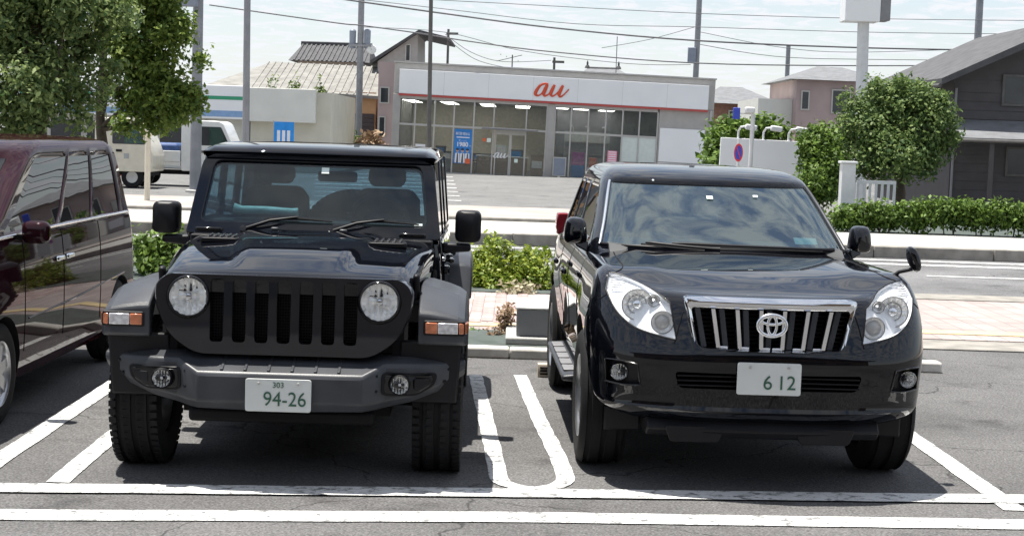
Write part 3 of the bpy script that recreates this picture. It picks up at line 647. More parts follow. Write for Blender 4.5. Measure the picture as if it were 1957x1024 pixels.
MB().obox((0, 0, .5), (.5, .03, .9), (R_(-18), 0, 0)).build('board', 'wood', e, smooth=0); MB().obox((0, -.06, .55), (.42, .01, .3), (R_(-18), 0, 0)).build('leaflet', 'poster_white', e, smooth=0); MB().obox((0, .1, .3), (.3, .03, .62), (R_(20), 0, 0)).build('leg', 'wood', e, smooth=0)
sh = empty('shelf_wall', sw(u(1125, 40), 2.6, .031), rot=SR); tag(sh, 'grey shelf wall with hooks inside the right shop window', 'shelf')
MB().box(-.95, .95, .05, .1, 0, 2.0).build('panel', 'shelf_grey', sh, smooth=0)
for k in range(3): MB().box(-.9, .9, -.2, .045, .55+k*.5, .58+k*.5).build('shelf', 'alu', sh, smooth=0)
for px in (-.6, .05, .75): MB().tube([(px, .0, 2.0), (px, .0, 2.15), (px-.05, -.05, 2.22), (px-.15, -.1, 2.2)], .025, 6).build('hook_lamp', 'alu', sh)
thing_box('display_pillar', 'blue and magenta display pillar in the right shop window', 'display', sw(u(1105, 20), .8, .031), [('lower_print', (-.26, .26, 0, .3, 0, .62), 'poster_blue', .01), ('upper_print', (-.26, .26, 0, .3, .622, 1.15), 'poster_mag', .01)], SR)
thing_box('display_figure', 'orange display box beside the pink poster in the shop window', 'display', sw(u(1135, 20), 1.0, .031), [('base', (-.25, .25, 0, .3, 0, .55), 'poster_white', .02), ('box', (-.15, .15, .02, .25, .551, .95), 'orange_box', .02)], SR)
# ================================================================ OTHER BUILDINGS
def win(parent, x0, x1, z0, z1, y=0, fr='alu'):
    f = MB().frame([(x0, z0), (x1, z0), (x1, z1), (x0, z1)], [(x0+.06, z0+.06), (x1-.06, z0+.06), (x1-.06, z1-.06), (x0+.06, z1-.06)], y-.06, y-.002).build('window', fr, parent, smooth=0)
    MB().box(x0+.06, x1-.06, y-.03, y-.02, z0+.06, z1-.06).build('pane', 'window_dark', f, smooth=0)
def P3(px, py, Y): p = at(px, py, Y); return p.x, p.z
# convenience store
YC = 60.
x0, zt = P3(480, 172, YC); x1, zt2 = P3(633, 182, YC); xl, _ = P3(150, 165, YC)
cs = empty('convenience_store', (x0, YC, .155), 0, 'low cream convenience store with green and blue fascia stripes', 'shop'); zt -= .155
MB().box(.0, x1-x0, 0, 9, 0, zt-.02).build('side_block', 'beige_wall', cs, smooth=0)
MB().box(-.1, (x1-x0)*.82, -.5, -.003, zt-1.15, zt+.08).build('blank_fascia', 'cream_wall', cs, bevel=.02, smooth=0)
MB().box(xl-x0-2, -.11, .3, 9, 0, zt).build('main_block', 'cream_wall', cs, smooth=0)
MB().box(xl-x0-2, -.12, -.5, .29, zt-1.1, zt+.12).build('fascia', 'white_panel', cs, bevel=.02, smooth=0)
MB().box(xl-x0-2, -.12, -.51, -.502, zt-.40, zt-.27).build('green_stripe', 'green_stripe', cs, smooth=0)
MB().box(xl-x0-2, -.12, -.515, -.503, zt-1.02, zt-.80).build('blue_stripe', 'blue_stripe', cs, smooth=0)
for k in range(6): win(cs, -1.5-k*1.35-.6, -1.5-k*1.35+.65, .15, zt-1.25, .3)
thing_box('banner_flag', 'bright blue advertising banner above the jeep roof', 'banner', (at(541, 275, 52).x, 52, .155), [('pole', (-.33, -.30, 0, .03, 0, 1.85), 'alu', 0), ('cloth', (-.299, .34, .005, .02, .75, 1.82), 'banner_blue', 0)] + [('printed_mark', (-.2+.16*k, -.1+.16*k, -.004, .004, 1.2-.1*(k % 2), 1.55), 'poster_white', .01) for k in range(3)])
# storehouse with a long pale roof and brown shutter
YB = 80.
xa, za_ = P3(385, 150, YB); xb, zb_ = P3(725, 110, YB); _, ze = P3(600, 172, YB); xs, _ = P3(640, 200, YB); _, zr = P3(480, 108, YB)
st = empty('storehouse', (xa, YB, .155), 0, 'long storehouse with a weathered pale roof, orange wall and brown shutter', 'building'); ze -= .155; zr -= .155; Wd = xb-xa
MB().box(.3, Wd-.15, .4, 12, 0, ze-.03).build('wall', 'orange_wall', st, smooth=0)
MB().add([(0, 0, ze), (Wd, 0, ze-.2), (Wd, 6, zr-.1), (2.6, 6, zr), (0, .0, ze-.15), (Wd, 0, ze-.35), (Wd, 6, zr-.25), (2.6, 6, zr-.15), (2.6, 12, ze-.1), (Wd, 12, ze-.3)], [(0, 1, 2, 3), (4, 7, 6, 5), (0, 4, 5, 1), (1, 5, 6, 2), (0, 3, 7, 4), (3, 2, 9, 8), (0, 3, 8)]).build('roof', 'roof_pale', st, smooth=0)
for k in range(18):
    x = 2.4+k*(Wd-2.6)/18; MB().beam((x, .05, ze+.02-.2*x/Wd), (x, 5.9, zr+.02-.1*x/Wd), .07, .06).build('roof_rib', 'roof_pale', st, smooth=0)
sx0 = xs-xa
for k in range(11): MB().box(sx0, Wd-.2, .34, .395, .05+k*.215, .255+k*.215).build('shutter_slat', 'brown_shutter', st, bevel=.01, smooth=0)
for k, px in enumerate((520, 567, 610)):
    q = at(px, 165, YB-.4); shrub('climbing_vine', ['left', 'middle', 'right'][k]+' dark vine shoot climbing over the pale storehouse roof', [(q.x, q.y, q.z-.1, .16, .15, .75), (q.x+.15, q.y, q.z-.5, .35, .2, .35), (q.x-.2, q.y, q.z-.75, .3, .2, .25)], 420, .085, 'leaf_tree', (q.x, q.y, q.z-1.0), 'vine', 'vines on the storehouse roof', stems=2)
# tiled house behind
YD = 95.
xa, zt = P3(558, 86, YD); xb, zb_ = P3(700, 92, YD); _, ze = P3(600, 112, YD)
hb = empty('tiled_house', (xa, YD, .155), 0, 'dark tiled roof and upper storey rising behind the pale storehouse roof', 'house'); Wd = xb-xa
MB().box(.3, Wd-.3, .6, 8, 0, ze-.155).build('wall', 'stucco', hb, smooth=0)
rf = MB().add([(-.2, 0, ze-.3), (Wd+.2, 0, ze-.3), (Wd-.1, 4, zt+.1), (.1, 4, zt+.1), (-.2, 8, ze-.3), (Wd+.2, 8, ze-.3)], [(0, 1, 2, 3), (3, 2, 5, 4), (0, 3, 4), (1, 5, 2), (0, 4, 5, 1)]).build('roof', 'roof_dark', hb, smooth=0)
for k in range(16): x = (k+.5)*Wd/16; MB().beam((x, -.02, ze-.28), (x, 3.95, zt+.11), .10, .08).build('tile_row', 'roof_dark', rf, smooth=0)
MB().box(0, Wd, 3.85, 4.15, zt+.0, zt+.28).build('ridge', 'roof_dark', rf, bevel=.05, smooth=0)
# gabled house left above the shop
YG = 85.
xa, zt = P3(722, 112, YG); xp, zp = P3(798, 65, YG); xq, zq = P3(803, 120, YG); _, z2 = P3(860, 74, YG)
gh = empty('gabled_house', (xa, YG, .155), 0, 'beige house with a steep lean-to roof left behind the shop parapet', 'house')
MB().prism([(0, 0), (xq-xa, 0), (xp-xa, zp-.155), (0, zt-.3)], 0, 7).build('wall', 'stucco', gh, smooth=0)
MB().prism([(-.35, zt-.45), (xp-xa+.1, zp-.10), (xp-xa+.1, zp+.05), (-.35, zt-.28)], -.4, 7.3).build('roof', 'roof_dark', gh, smooth=0)
MB().prism([(xp-xa+.101, zp+.03), (P3(860, 74, YG)[0]-xa, z2-.12), (P3(860, 74, YG)[0]-xa, z2-.24), (xp-xa+.101, zp-.12)], -.4, 7.3).build('canopy', 'roof_dark', gh, smooth=0)
win(gh, xp-xa-.62, xp-xa-.32, zp-1.6, zp-.7)
# narrow house between storehouse and shop
xa, zt = P3(724, 118, 78); xb, _ = P3(748, 118, 78)
nh = empty('narrow_house', (xa, 78, .155), 0, 'narrow grey wall with small dark windows left of the shop', 'house')
MB().box(0, xb-xa+.6, 0, 6, 0, zt-.155).build('wall', 'pink_wall', nh, smooth=0); win(nh, .08, .55, 2.9, 3.7); win(nh, .05, .4, 1.3, 2.3)
# small hip roof above the parapet
YH = 90.
xa, ze = P3(1096, 147, YH); xb, _ = P3(1222, 150, YH); xc, zt = P3(1128, 131, YH); xd, zt2 = P3(1190, 133, YH)
hr = empty('hip_roof_house', (xa, YH, .155), 0, 'old house whose grey hip roof with two finials shows above the parapet', 'house'); Wd = xb-xa
MB().box(.4, Wd-.4, .6, 7, 0, ze-.25).build('wall', 'stucco', hr, smooth=0)
rf = MB().add([(0, 0, ze-.3), (Wd, 0, ze-.3), (Wd, 7.5, ze-.3), (0, 7.5, ze-.3), (xc-xa, 3.7, zt), (xd-xa, 3.7, zt)], [(0, 1, 5, 4), (1, 2, 5), (2, 3, 4, 5), (3, 0, 4), (0, 3, 2, 1)]).build('roof', 'roof_grey', hr, smooth=0)
MB().tube([(xc-xa, 3.7, zt), (xd-xa, 3.7, zt)], .09, 8).build('ridge', 'roof_dark', rf)
for q in (xc-xa, xd-xa): MB().lathe([(.16, 0), (.12, .12), (.05, .2), (.06, .3), (.01, .45)], (q, 3.7, zt), 'z', 8, cap=True).build('finial', 'roof_dark', rf)
# brick house right of the shop
YR = 85.
xa, zt = P3(1356, 195, YR); xb, _ = P3(1482, 195, YR); xm_, zp = P3(1415, 168, YR)
bh = empty('brick_house', (xa, YR, .155), 0, 'red-brown brick house with a light grey tiled roof right of the shop', 'house'); Wd = xb-xa
MB().box(.0, Wd, 0, 8, 0, zt-.155).build('wall', 'brick_wall', bh, smooth=0)
MB().add([(-.4, -.5, zt-.2), (Wd+.5, -.5, zt-.25), (Wd+.5, 8.5, zt-.25), (-.4, 8.5, zt-.2), (Wd*.3, 4, zp), (Wd*.65, 4, zp)], [(0, 1, 5, 4), (1, 2, 5), (2, 3, 4, 5), (3, 0, 4), (0, 3, 2, 1)]).build('roof', 'roof_grey', bh, smooth=0)
for k in range(2): win(bh, 1.0+k*1.35, 1.8+k*1.35, zt-1.45, zt-.55)
# pinkish house
YK = 75.
xa, zt = P3(1524, 150, YK); xb, _ = P3(1690, 150, YK)
pk = empty('pink_house', (xa, YK, .155), 0, 'pinkish two-storey house with a low hip roof behind the sign tower', 'house'); Wd = xb-xa
MB().box(0, Wd, 0, 8, 0, zt-.155).build('wall', 'pink_wall', pk, smooth=0); MB().box(-1.6, -.01, 1, 8, 0, zt-1.1).build('side_wing', 'cream_wall', pk, smooth=0)
MB().add([(-.4, -.5, zt-.2), (Wd+.5, -.5, zt-.25), (Wd+.5, 8.5, zt-.25), (-.4, 8.5, zt-.2), (Wd*.4, 4, zt+.6), (Wd*.7, 4, zt+.6)], [(0, 1, 5, 4), (1, 2, 5), (2, 3, 4, 5), (3, 0, 4), (0, 3, 2, 1)]).build('roof', 'roof_grey', pk, smooth=0)
win(pk, .2, .6, zt-1.6, zt-.7); win(pk, 1.6, 2.5, zt-1.7, zt-.6)
# dark house on the right
YX = 44.
xa, ze = P3(1812, 150, YX); xb, _ = P3(2080, 150, YX); _, zt = P3(1950, 80, YX); _, zm = P3(1850, 250, YX)
dh = empty('dark_house', (xa, YX, .155), 0, 'dark grey two-storey house with a broad sloping roof at the right edge', 'house'); Wd = xb-xa
MB().box(.25, Wd, .3, 9, 0, ze-.155).build('wall', 'house_dark', dh, smooth=0)
MB().prism([(-.3, ze-.35), (Wd*.9, zt+.35), (Wd*.9, zt+.55), (-.3, ze-.18)], -.5, 9.5).build('roof', 'roof_dark', dh, smooth=0)
MB().prism([(.25, ze-.16), (Wd*.88, ze-.16), (Wd*.88, zt+.25)], .3, .5).build('gable', 'house_dark', dh, smooth=0)
MB().prism([(-1.2, zm-.30), (.298, zm-.05), (.298, zm-.3)], 1.3, 1.45).build('eave_end', 'roof_grey', dh, smooth=0)
MB().add([(.1, -1.3, zm-.35), (Wd, -1.3, zm-.35), (Wd, .29, zm+.15), (.1, .29, zm+.15), (.1, -1.3, zm-.43), (Wd, -1.3, zm-.43), (Wd, .29, zm+.05), (.1, .29, zm+.05)], [(0, 1, 2, 3), (4, 7, 6, 5), (0, 4, 5, 1), (0, 3, 7, 4)]).build('porch_roof', 'roof_grey', dh, smooth=0)
win(dh, 1.75, 2.5, zm-1.35, zm-.55, .3, 'pole_dark'); win(dh, 1.55, 2.6, zm+.55, zm+1.4, .3, 'pole_dark')
zz_ = .1
while zz_ < ze-.4:
    if not (zm-.45 < zz_ < zm+.1): MB().add([(.26, .275, zz_), (Wd, .275, zz_), (Wd, .295, zz_+.235), (.26, .295, zz_+.235), (.26, .299, zz_), (Wd, .299, zz_), (Wd, .299, zz_+.235), (.26, .299, zz_+.235)], [(0, 1, 2, 3), (0, 4, 5, 1), (3, 2, 6, 7), (0, 3, 7, 4)]).build('siding_board', 'house_dark', dh, smooth=0)
    zz_ += .24
MB().tube([(-.32, -.45, ze-.36), (-.32, 9.4, ze-.36)], .05, 8).build('gutter', 'pole_dark', dh); MB().tube([(.3, .22, 0), (.3, .22, ze-.4)], .035, 8).build('downpipe', 'alu_dark', dh)
MB().tube([(.1, -1.32, zm-.42), (Wd, -1.32, zm-.42)], .045, 8).build('gutter', 'pole_dark', dh)
MB().box(.9, 1.0, -1.2, -1.1, 0, zm-.40).build('porch_post', 'house_dark', dh, smooth=0)
# gate and pillar by the garden
g0 = at(1616, 405, 33.0)
thing_box('gate_pillar', 'square white gate pillar left of the white gate', 'pillar', (g0.x, 33.0, .17), [('shaft', (-.14, .14, -.14, .14, 0, 1.30), 'pole_white', .015), ('cap', (-.17, .17, -.17, .17, 1.301, 1.35), 'pole_white', .01)])
g1 = at(1635, 405, 33.2); g2 = at(1710, 405, 33.2); gw = g2.x-g1.x
gt = empty('garden_gate', (g1.x, 33.2, .17), 0, 'low white barred gate in front of the round tree', 'gate')
MB().box(0, gw, 0, .05, .90, .97).build('rail', 'pole_white', gt, smooth=0); MB().box(0, gw, 0, .05, .08, .13).build('rail', 'pole_white', gt, smooth=0)
for k in range(7): MB().box(k*(gw-.05)/6, k*(gw-.05)/6+.05, .005, .045, .131, .899).build('bar', 'pole_white', gt, smooth=0)
# building behind the photographer: it is what the car noses mirror
rb = empty('restaurant', (0, -9, 0), 0, 'tan low building behind the photographer, seen only mirrored in the car paint', 'building')
MB().box(-19, 19, -8, 0, 0, 4.6).build('wall', 'tan_wall', rb, smooth=0); MB().box(-20, 20, -8.6, 2.2, 4.602, 5.3).build('roof', 'roof_dark', rb, smooth=0)  # unseen; size and deep eave shaped to darken what the cars mirror
for k in range(7): win(rb, -0, 0.01, 0, .01) if False else MB().box(-13+k*4, -10.4+k*4, .002, .06, .9, 2.4).build('window', 'window_dark', rb, smooth=0)
# ================================================================ POLES, SIGNS, CABLES
def pole(name, label, px, Y, wpx, ytop=-120, m='galv', lean=0., base_z=.16, cat='pole', extra=None):
    b = at(px, 300, Y); t = at(px, ytop, Y); b.z = base_z; r = wpx*Y/F_PX/2
    e = empty(name, b, 0, label, cat); h = t.z-base_z
    mb = MB(); mb.tube([(0, 0, 0), (lean*h*.5, 0, h*.5), (lean*h, 0, h)], [r*1.1, r, r*.92], 14); mb.build('shaft', m, e, smooth=60)
    MB().lathe([(r*1.9, 0), (r*1.9, .04), (r*1.2, .06)], (0, 0, .0), 'z', 14, cap=True).build('foot', 'concrete', e)
    return e, h
S60 = lambda Y: Y/F_PX
e, h = pole('street_pole', 'smooth grey street pole left of the blue banner', 470, 36, 13, lean=-.008)
MB().tube([(-.008*h, 0, h-.15), (.5, 0, h+.1), (1.2, 0, h+.15)], .05, 8).build('lamp_arm', 'galv', e)
e, h = pole('utility_pole', 'grey utility pole carrying two transformers in front of the brown shutter', 684, 72, 12, lean=-.002)
for dxp, nm in ((-14, 0), (14, 1)):
    q = at(688+dxp, 75, 72); MB().lathe([(.02, -.42), (.14, -.40), (.15, .36), (.10, .42), (.02, .44)], (q.x-e.location.x, 0, q.z-.16), 'z', 14).build('transformer', 'transformer', e)
q = at(688, 88, 72); MB().box(q.x-e.location.x-.5, q.x-e.location.x+.5, -.18, -.16, q.z-.2, q.z-.1).build('crossarm', 'galv', e, smooth=0)
q = at(710, 95, 72); MB().lathe([(.02, -.05), (.2, -.03), (.22, .05)], (q.x-e.location.x, -.1, q.z-.16), 'y', 16).build('round_plate', 'pole_white', e)
pole('lamp_post', 'slender brown post standing in front of the shop windows', 820.5, 40, 8, m='pole_dark', lean=-.014)
e, h = pole('utility_pole', 'dark utility pole rising behind the right end of the shop', 1322, 78, 11, lean=.006)
q = at(1322, 108, 78); MB().box(q.x-e.location.x-.22, q.x-e.location.x+.16, -.35, -.15, q.z-.5, q.z+.25).build('switch_box', 'transformer', e, bevel=.03)
e, h = pole('utility_pole', 'thick utility pole behind the loose-leaved tree on the left', 374, 40, 20, m='galv')
q = at(350, 3, 40); MB().box(q.x-e.location.x-.45, q.x-e.location.x+.4, -.3, -.1, q.z-.3, q.z+.3).build('switch_box', 'transformer', e, bevel=.03)
pole('utility_pole', 'pale far utility pole left of the pink house', 1497, 110, 9, ytop=88)
pole('utility_pole', 'far utility pole at the upper right above the dark house', 1856, 95, 14)
for k, (px, yt, lab) in enumerate([(850, 56, 'thin dark service pole above the left of the shop parapet'), (1053, 110, 'short service pole just right of the shop logo above the parapet')]):
    e, h = pole('service_pole', lab, px, 82, 5, ytop=yt, m='pole_dark')
    MB().box(-.1, .5, -.08, -.05, h-.28, h-.16).build('bracket', 'pole_dark', e, smooth=0)
e, h = pole('aerial', 'small television aerial above the middle of the shop parapet', 973, 84, 2.5, ytop=105, m='cable')
for k in range(4): MB().beam((-.6+.3*k, -.3, h-.1*k), (-.6+.3*k, .3, h-.1*k), .03).build('rod', 'cable', e)
MB().beam((-.8, 0, h-.35), (.5, 0, h), .03).build('boom', 'cable', e)
pole('aerial', 'tall thin mast above the hip roof behind the shop', 1171, 88, 1.6, ytop=70, m='cable', cat='aerial')
def cable(label, pts, Y, rpx):
    P = [at(x, y, Y+(x-978)*0.004) for x, y in pts]; o = P[0].copy(); mb = MB()
    mb.tube([(p-o)[:] for p in crom(P, 5)], rpx*.8*Y/F_PX/2, 6); b = mb.build('overhead_cable', 'cable', smooth=60, loc=o)
    return tag(b, label, 'cable', 'overhead cables')
cable('topmost overhead cable crossing the upper right of the sky', [(600, -12), (980, 8), (1330, 26), (1660, 36), (2000, 40)], 66, 1.6)
cable('thick twisted overhead cable passing above the phone shop', [(380, -40), (690, 4), (860, 28), (1060, 54), (1330, 78), (1660, 92), (2000, 98)], 71, 4.0)
cable('thin overhead cable just above the thick twisted one', [(640, -6), (870, 20), (1100, 46), (1330, 52), (1660, 62), (2000, 66)], 73, 1.6)
cable('overhead cable running just above the two transformers and the gabled house', [(400, 10), (640, 44), (690, 49), (800, 64), (900, 80), (1060, 100), (1330, 121), (1660, 126), (2000, 124)], 72, 3.0)
cable('thin cable sagging just below the roof of the gabled house to the right', [(690, 52), (850, 62), (1000, 98), (1200, 122), (1320, 124)], 76, 1.4)
cable('thin cable between the service poles above the parapet', [(851, 66), (900, 100), (960, 118), (1053, 116)], 82, 1.3)
cable('lower of the thin cables between the service poles', [(851, 72), (905, 112), (960, 128), (1000, 132)], 82.2, 1.3)
cable('slanting cable rising to the pole right of the shop', [(1150, 92), (1240, 76), (1328, 52)], 77, 1.4)
cable('thin cable below the twisted one at the right', [(1330, 84), (1480, 108), (1660, 114), (2000, 116)], 77, 1.6)
cable('thin cable crossing behind the sign tower', [(1330, 60), (1500, 92), (1660, 100), (2000, 88)], 79, 1.4)
# sign tower
q = at(1640, 400, 42); ts = at(1650, 45, 42)
tw = empty('sign_tower', (q.x, 42, .16), 0, 'tall white sign tower with a blank box on top at the upper right', 'sign'); ln = ts.x-q.x
MB().tube([(-.05, 0, 0), (ln*.55, 0, (ts.z-.16)*.55)], .235, 16).build('lower_shaft', 'pole_white', tw, smooth=60)
MB().tube([(ln*.55, 0, (ts.z-.16)*.55+.002), (ln, 0, ts.z-.14)], .15, 16).build('upper_shaft', 'pole_white', tw, smooth=60)
MB().box(ln-.55, ln+.35, -.35, .35, ts.z-.138, ts.z+1.6).build('sign_box', 'white_panel', tw, bevel=.02, smooth=0)
MB().box(ln+.352, ln+.62, -.3, .3, ts.z-.1, ts.z+1.6).build('side_face', 'alu_dark', tw, bevel=.02, smooth=0)
# white signboard with gooseneck lamps
q0 = at(1372, 345, 40); q1 = at(1535, 345, 40); zt = at(1450, 265, 40).z
bd = empty('signboard', (q0.x, 40, .16), rot=(0, R_(1.2), 0)); tag(bd, 'blank white signboard with three lamps on top behind the black car', 'sign'); w = q1.x-q0.x
MB().box(0, w, 0, .12, .25, zt-.16).build('panel', 'white_panel', bd, bevel=.01, smooth=0)
for x in (.25, w-.25): MB().box(x-.05, x+.05, .02, .1, 0, .249).build('leg', 'galv', bd, smooth=0)
for k in range(3):
    x = .42+k*.62; l = MB().tube([(x, .06, zt-.16), (x, .06, zt+.02), (x+.04, -.05, zt+.12), (x+.16, -.14, zt+.14)], .025, 8).build('lamp_arm', 'pole_white', bd)
    MB().obox((x+.27, -.18, zt+.12), (.28, .2, .13), (0, .1, 0)).build('lamp_head', 'pole_white', l, bevel=.03)
ps = at(1411, 292, 36)
ns = empty('no_parking_sign', (ps.x, 36, .2), 0, 'round blue and red no-parking sign in front of the white signboard', 'sign')
MB().tube([(0, 0, 0), (0, 0, ps.z+.1)], .03, 10).build('post', 'pole_white', ns)
dsc = MB().lathe([(.001, -.035), (.2, -.034), (.2, -.02)], (0, 0, ps.z-.2), 'y', 24, cap=True, sx=.5).build('rim', 'sign_red', ns)
MB().lathe([(.001, -.040), (.155, -.039), (.155, -.036)], (0, 0, ps.z-.2), 'y', 24, cap=True, sx=.5).build('disc', 'sign_blue', dsc)
MB().obox((0, -.043, ps.z-.2), (.02, .006, .30), (0, R_(-20), 0)).build('slash', 'sign_red', dsc)
ps = at(1437, 218, 37)
lp = empty('white_post', (ps.x, 37, .2), 0, 'white post with a small camera-like head rising before the white signboard', 'post')
MB().tube([(0, 0, 0), (.03, 0, ps.z-.2)], .05, 10).build('shaft', 'pole_white', lp, smooth=60)
MB().obox((-.06, -.05, ps.z-.12), (.22, .2, .14)).build('head', 'pole_white', lp, bevel=.03); MB().obox((-.35, 0, ps.z-.2), (.16, .05, .26)).build('small_plate', 'sign_blue', lp, bevel=.01); MB().beam((-.27, 0, ps.z-.2), (0, 0, ps.z-.2), .03).build('arm', 'pole_white', lp)
ps = at(283, 248, 34)
rs = empty('round_mirror', (ps.x, 34, .2), 0, 'cream round traffic mirror on a post beside the trucks', 'traffic mirror')
MB().tube([(0, 0, 0), (0, 0, ps.z-.2)], .06, 10).build('post', 'cream_paint', rs, smooth=60); MB().lathe([(.001, -.10), (.12, -.085), (.16, -.05), (.165, 0), (.1, .03), (.001, .04)], (0, -.05, ps.z-.2), 'y', 20).build('mirror', 'cream_paint', rs, smooth=60)
q = at(253, 285, 50); thing_box('vending_machine', 'orange-red vending machine under the trees by the convenience store', 'vending machine', (q.x, 50, .16), [('cabinet', (-.4, .4, 0, .7, 0, 1.75), 'orange_box', .03), ('front_panel', (-.33, .33, -.02, -.003, .6, 1.65), 'poster_white', .01), ('slot', (-.25, .25, -.02, -.003, .15, .35), 'dark_void', 0)])
# grey utility box on its plinth, wheel stop
q = gnd(985, 655, .14)
b0 = at(985, 655, 14.2); b1 = at(1075, 655, 14.2)
thing_box('concrete_plinth', 'flat concrete plinth under the grey box beside the black car', 'plinth', (at(1040, 660, 14.1).x, 13.75, .07), [('slab', (-.34, .6, 0, .95, 0, .06), 'concrete', .012)])
bx = empty('utility_box', (at(1040, 650, 14.2).x, 13.85, .1305), 0, 'dark grey utility box with a pale top on the concrete plinth', 'box')
MB().box(-.25, .5, 0, .80, 0, .235).build('case', 'box_grey', bx, bevel=.008, smooth=0); MB().box(-.26, .51, -.01, .81, .236, .252).build('lid', 'box_top', bx, bevel=.006, smooth=0)
q = gnd(1037, 721); ws = empty('wheel_stop', (q.x+.06, q.y+.07, 0), R_(2), 'slotted tan wheel stop behind the left rear tyre of the right car', 'wheel stop')
MB().prism(rpoly([(-.07, 0), (.07, 0), (.055, .10), (-.055, .10)], .008, 2), -.10, .50, 'yz').build('block', 'wood_stop', ws)
for k in range(3): MB().box(-.085+.001, .30, -.0735, -.060, .022+k*.024, .033+k*.024).build('slot', 'dark_void', ws, smooth=0)
# ================================================================ shared car pieces
def wheel(parent, x, y, r, w, s, rim_r, spokes=5, rimm='alloy', lugs=True, steer=0.):
    """tyre mesh with tread, and a rim as its sub-part; s = outward side"""
    hw = w/2; mb = MB(); n = 56
    gro = [(-hw, r*.70), (-hw*1.04, r*.80), (-hw*1.0, r*.90), (-hw*.86, r*.975)]
    prof = [(rim_r*.98, -hw*.80), (rim_r*1.02, -hw*.92), (r*.80, -hw*1.02), (r*.91, -hw*.98), (r*.975, -hw*.84)]
    for g in (-.5, 0, .5):
        prof += [(r*.992, (g-.09)*hw*1.3), (r*.965, (g-.07)*hw*1.3), (r*.965, (g+.07)*hw*1.3), (r*.992, (g+.09)*hw*1.3)]
    prof += [(r*.975, hw*.84), (r*.91, hw*.98), (r*.80, hw*1.02), (rim_r*1.02, hw*.92), (rim_r*.98, hw*.80)]
    mb.lathe(prof, (0, 0, 0), 'x', n)
    if lugs:
        for k in range(n):
            t = 2*math.pi*(k+.5)/n
            for g, wd in ((-.74, .30), (-.26, .26), (.26, .26), (.74, .30)):
                tt = t + (.03 if g > 0 else 0); c = Vector((g*hw*1.12, math.cos(tt)*r*.987, math.sin(tt)*r*.987))
                mb.obox(c, (wd*hw, 2*math.pi*r/n*.66, r*.03), (tt-math.pi/2, 0, .25 if g*g < .2 else -.15))
    ty = mb.build('tyre', 'rubber', parent, smooth=35, loc=(x, y, r))
    ty.rotation_euler = (0, 0, steer)
    R = MB(); q = s
    R.lathe([(rim_r*.99, -q*hw*.75), (rim_r*.93, -q*hw*.3), (rim_r*.90, q*hw*.45), (rim_r*.97, q*hw*.80), (rim_r*1.01, q*hw*.93), (rim_r*.99, q*hw*.95), (rim_r*.93, q*hw*.86), (rim_r*.87, q*hw*.5)], (0, 0, 0), 'x', 40)
    for k in range(spokes):
        t = 2*math.pi*k/spokes+.3; d = Vector((0, math.cos(t), math.sin(t))); e2 = Vector((0, -math.sin(t), math.cos(t)))
        A = d*rim_r*.16; Bq = d*rim_r*.93; ox = Vector((q*hw*.55, 0, 0)); oy = Vector((q*hw*.78, 0, 0))
        r0 = [A+ox-e2*.05+Vector((-q*.03, 0, 0)), A+ox+e2*.05+Vector((-q*.03, 0, 0)), A+ox+e2*.04+Vector((q*.02, 0, 0)), A+ox-e2*.04+Vector((q*.02, 0, 0))]
        r1 = [Bq+oy-e2*.045+Vector((-q*.03, 0, 0)), Bq+oy+e2*.045+Vector((-q*.03, 0, 0)), Bq+oy+e2*.035, Bq+oy-e2*.035]
        R.loft([r0, r1])
    R.lathe([(.001, q*hw*.66), (rim_r*.2, q*hw*.66), (rim_r*.24, q*hw*.56), (rim_r*.24, q*hw*.3)], (0, 0, 0), 'x', 20)
    R.build('rim', rimm, ty, smooth=40, bevel=.004)
    MB().lathe([(.001, q*hw*.1), (rim_r*.7, q*hw*.1), (rim_r*.7, q*hw*.16), (.001, q*hw*.16)], (0, 0, 0), 'x', 24).build('brake_disc', 'alu_dark', ty)
    return ty
def round_lamp(parent, name, c, r, depth, flutes=True, bezel='gloss_black', tilt=0.):
    """bezel ring, fluted reflector bowl, bulb shield and clear domed lens, facing -y"""
    e = MB().lathe([(r*1.16, .03), (r*1.14, -.006), (r*1.06, -.014), (r*.99, -.006), (r*.985, .03)], c, 'y', 40).build(name, bezel, parent, smooth=50)
    mb = MB(); nn = 64; rings = []
    for rr, h in [(.985, 0), (.93, .22), (.8, .5), (.6, .75), (.35, .95), (.02, 1.0)]:
        ring = []
        for j in range(nn):
            t = 2*math.pi*j/nn; xx = rr*r*math.cos(t); zz = rr*r*math.sin(t)
            fl = (.012*math.sin(xx/r*20) if flutes else 0)*(rr > .3)
            ring.append((c[0]+xx, c[1]+depth*h+fl, c[2]+zz))
        rings.append(ring)
    mb.loft(rings, True, False); mb.build('reflector', 'reflector', e, smooth=25)
    MB().obox((c[0], c[1]+depth*.35, c[2]), (r*.30, depth*.5, r*.34)).build('bulb_shield', 'alu_dark', e, bevel=r*.06)
    MB().lathe([(.001, -depth*.05), (r*.12, -depth*.04), (r*.15, .0)], (c[0], c[1]-depth*.10, c[2]), 'y', 14).build('bulb', 'chrome', e)
    MB().lathe([(r*.98, -.004), (r*.8, -.016), (r*.5, -.025), (r*.2, -.029), (.0005, -.030)], c, 'y', 40).build('lens', 'glass_lens', e, smooth=60)
    return e
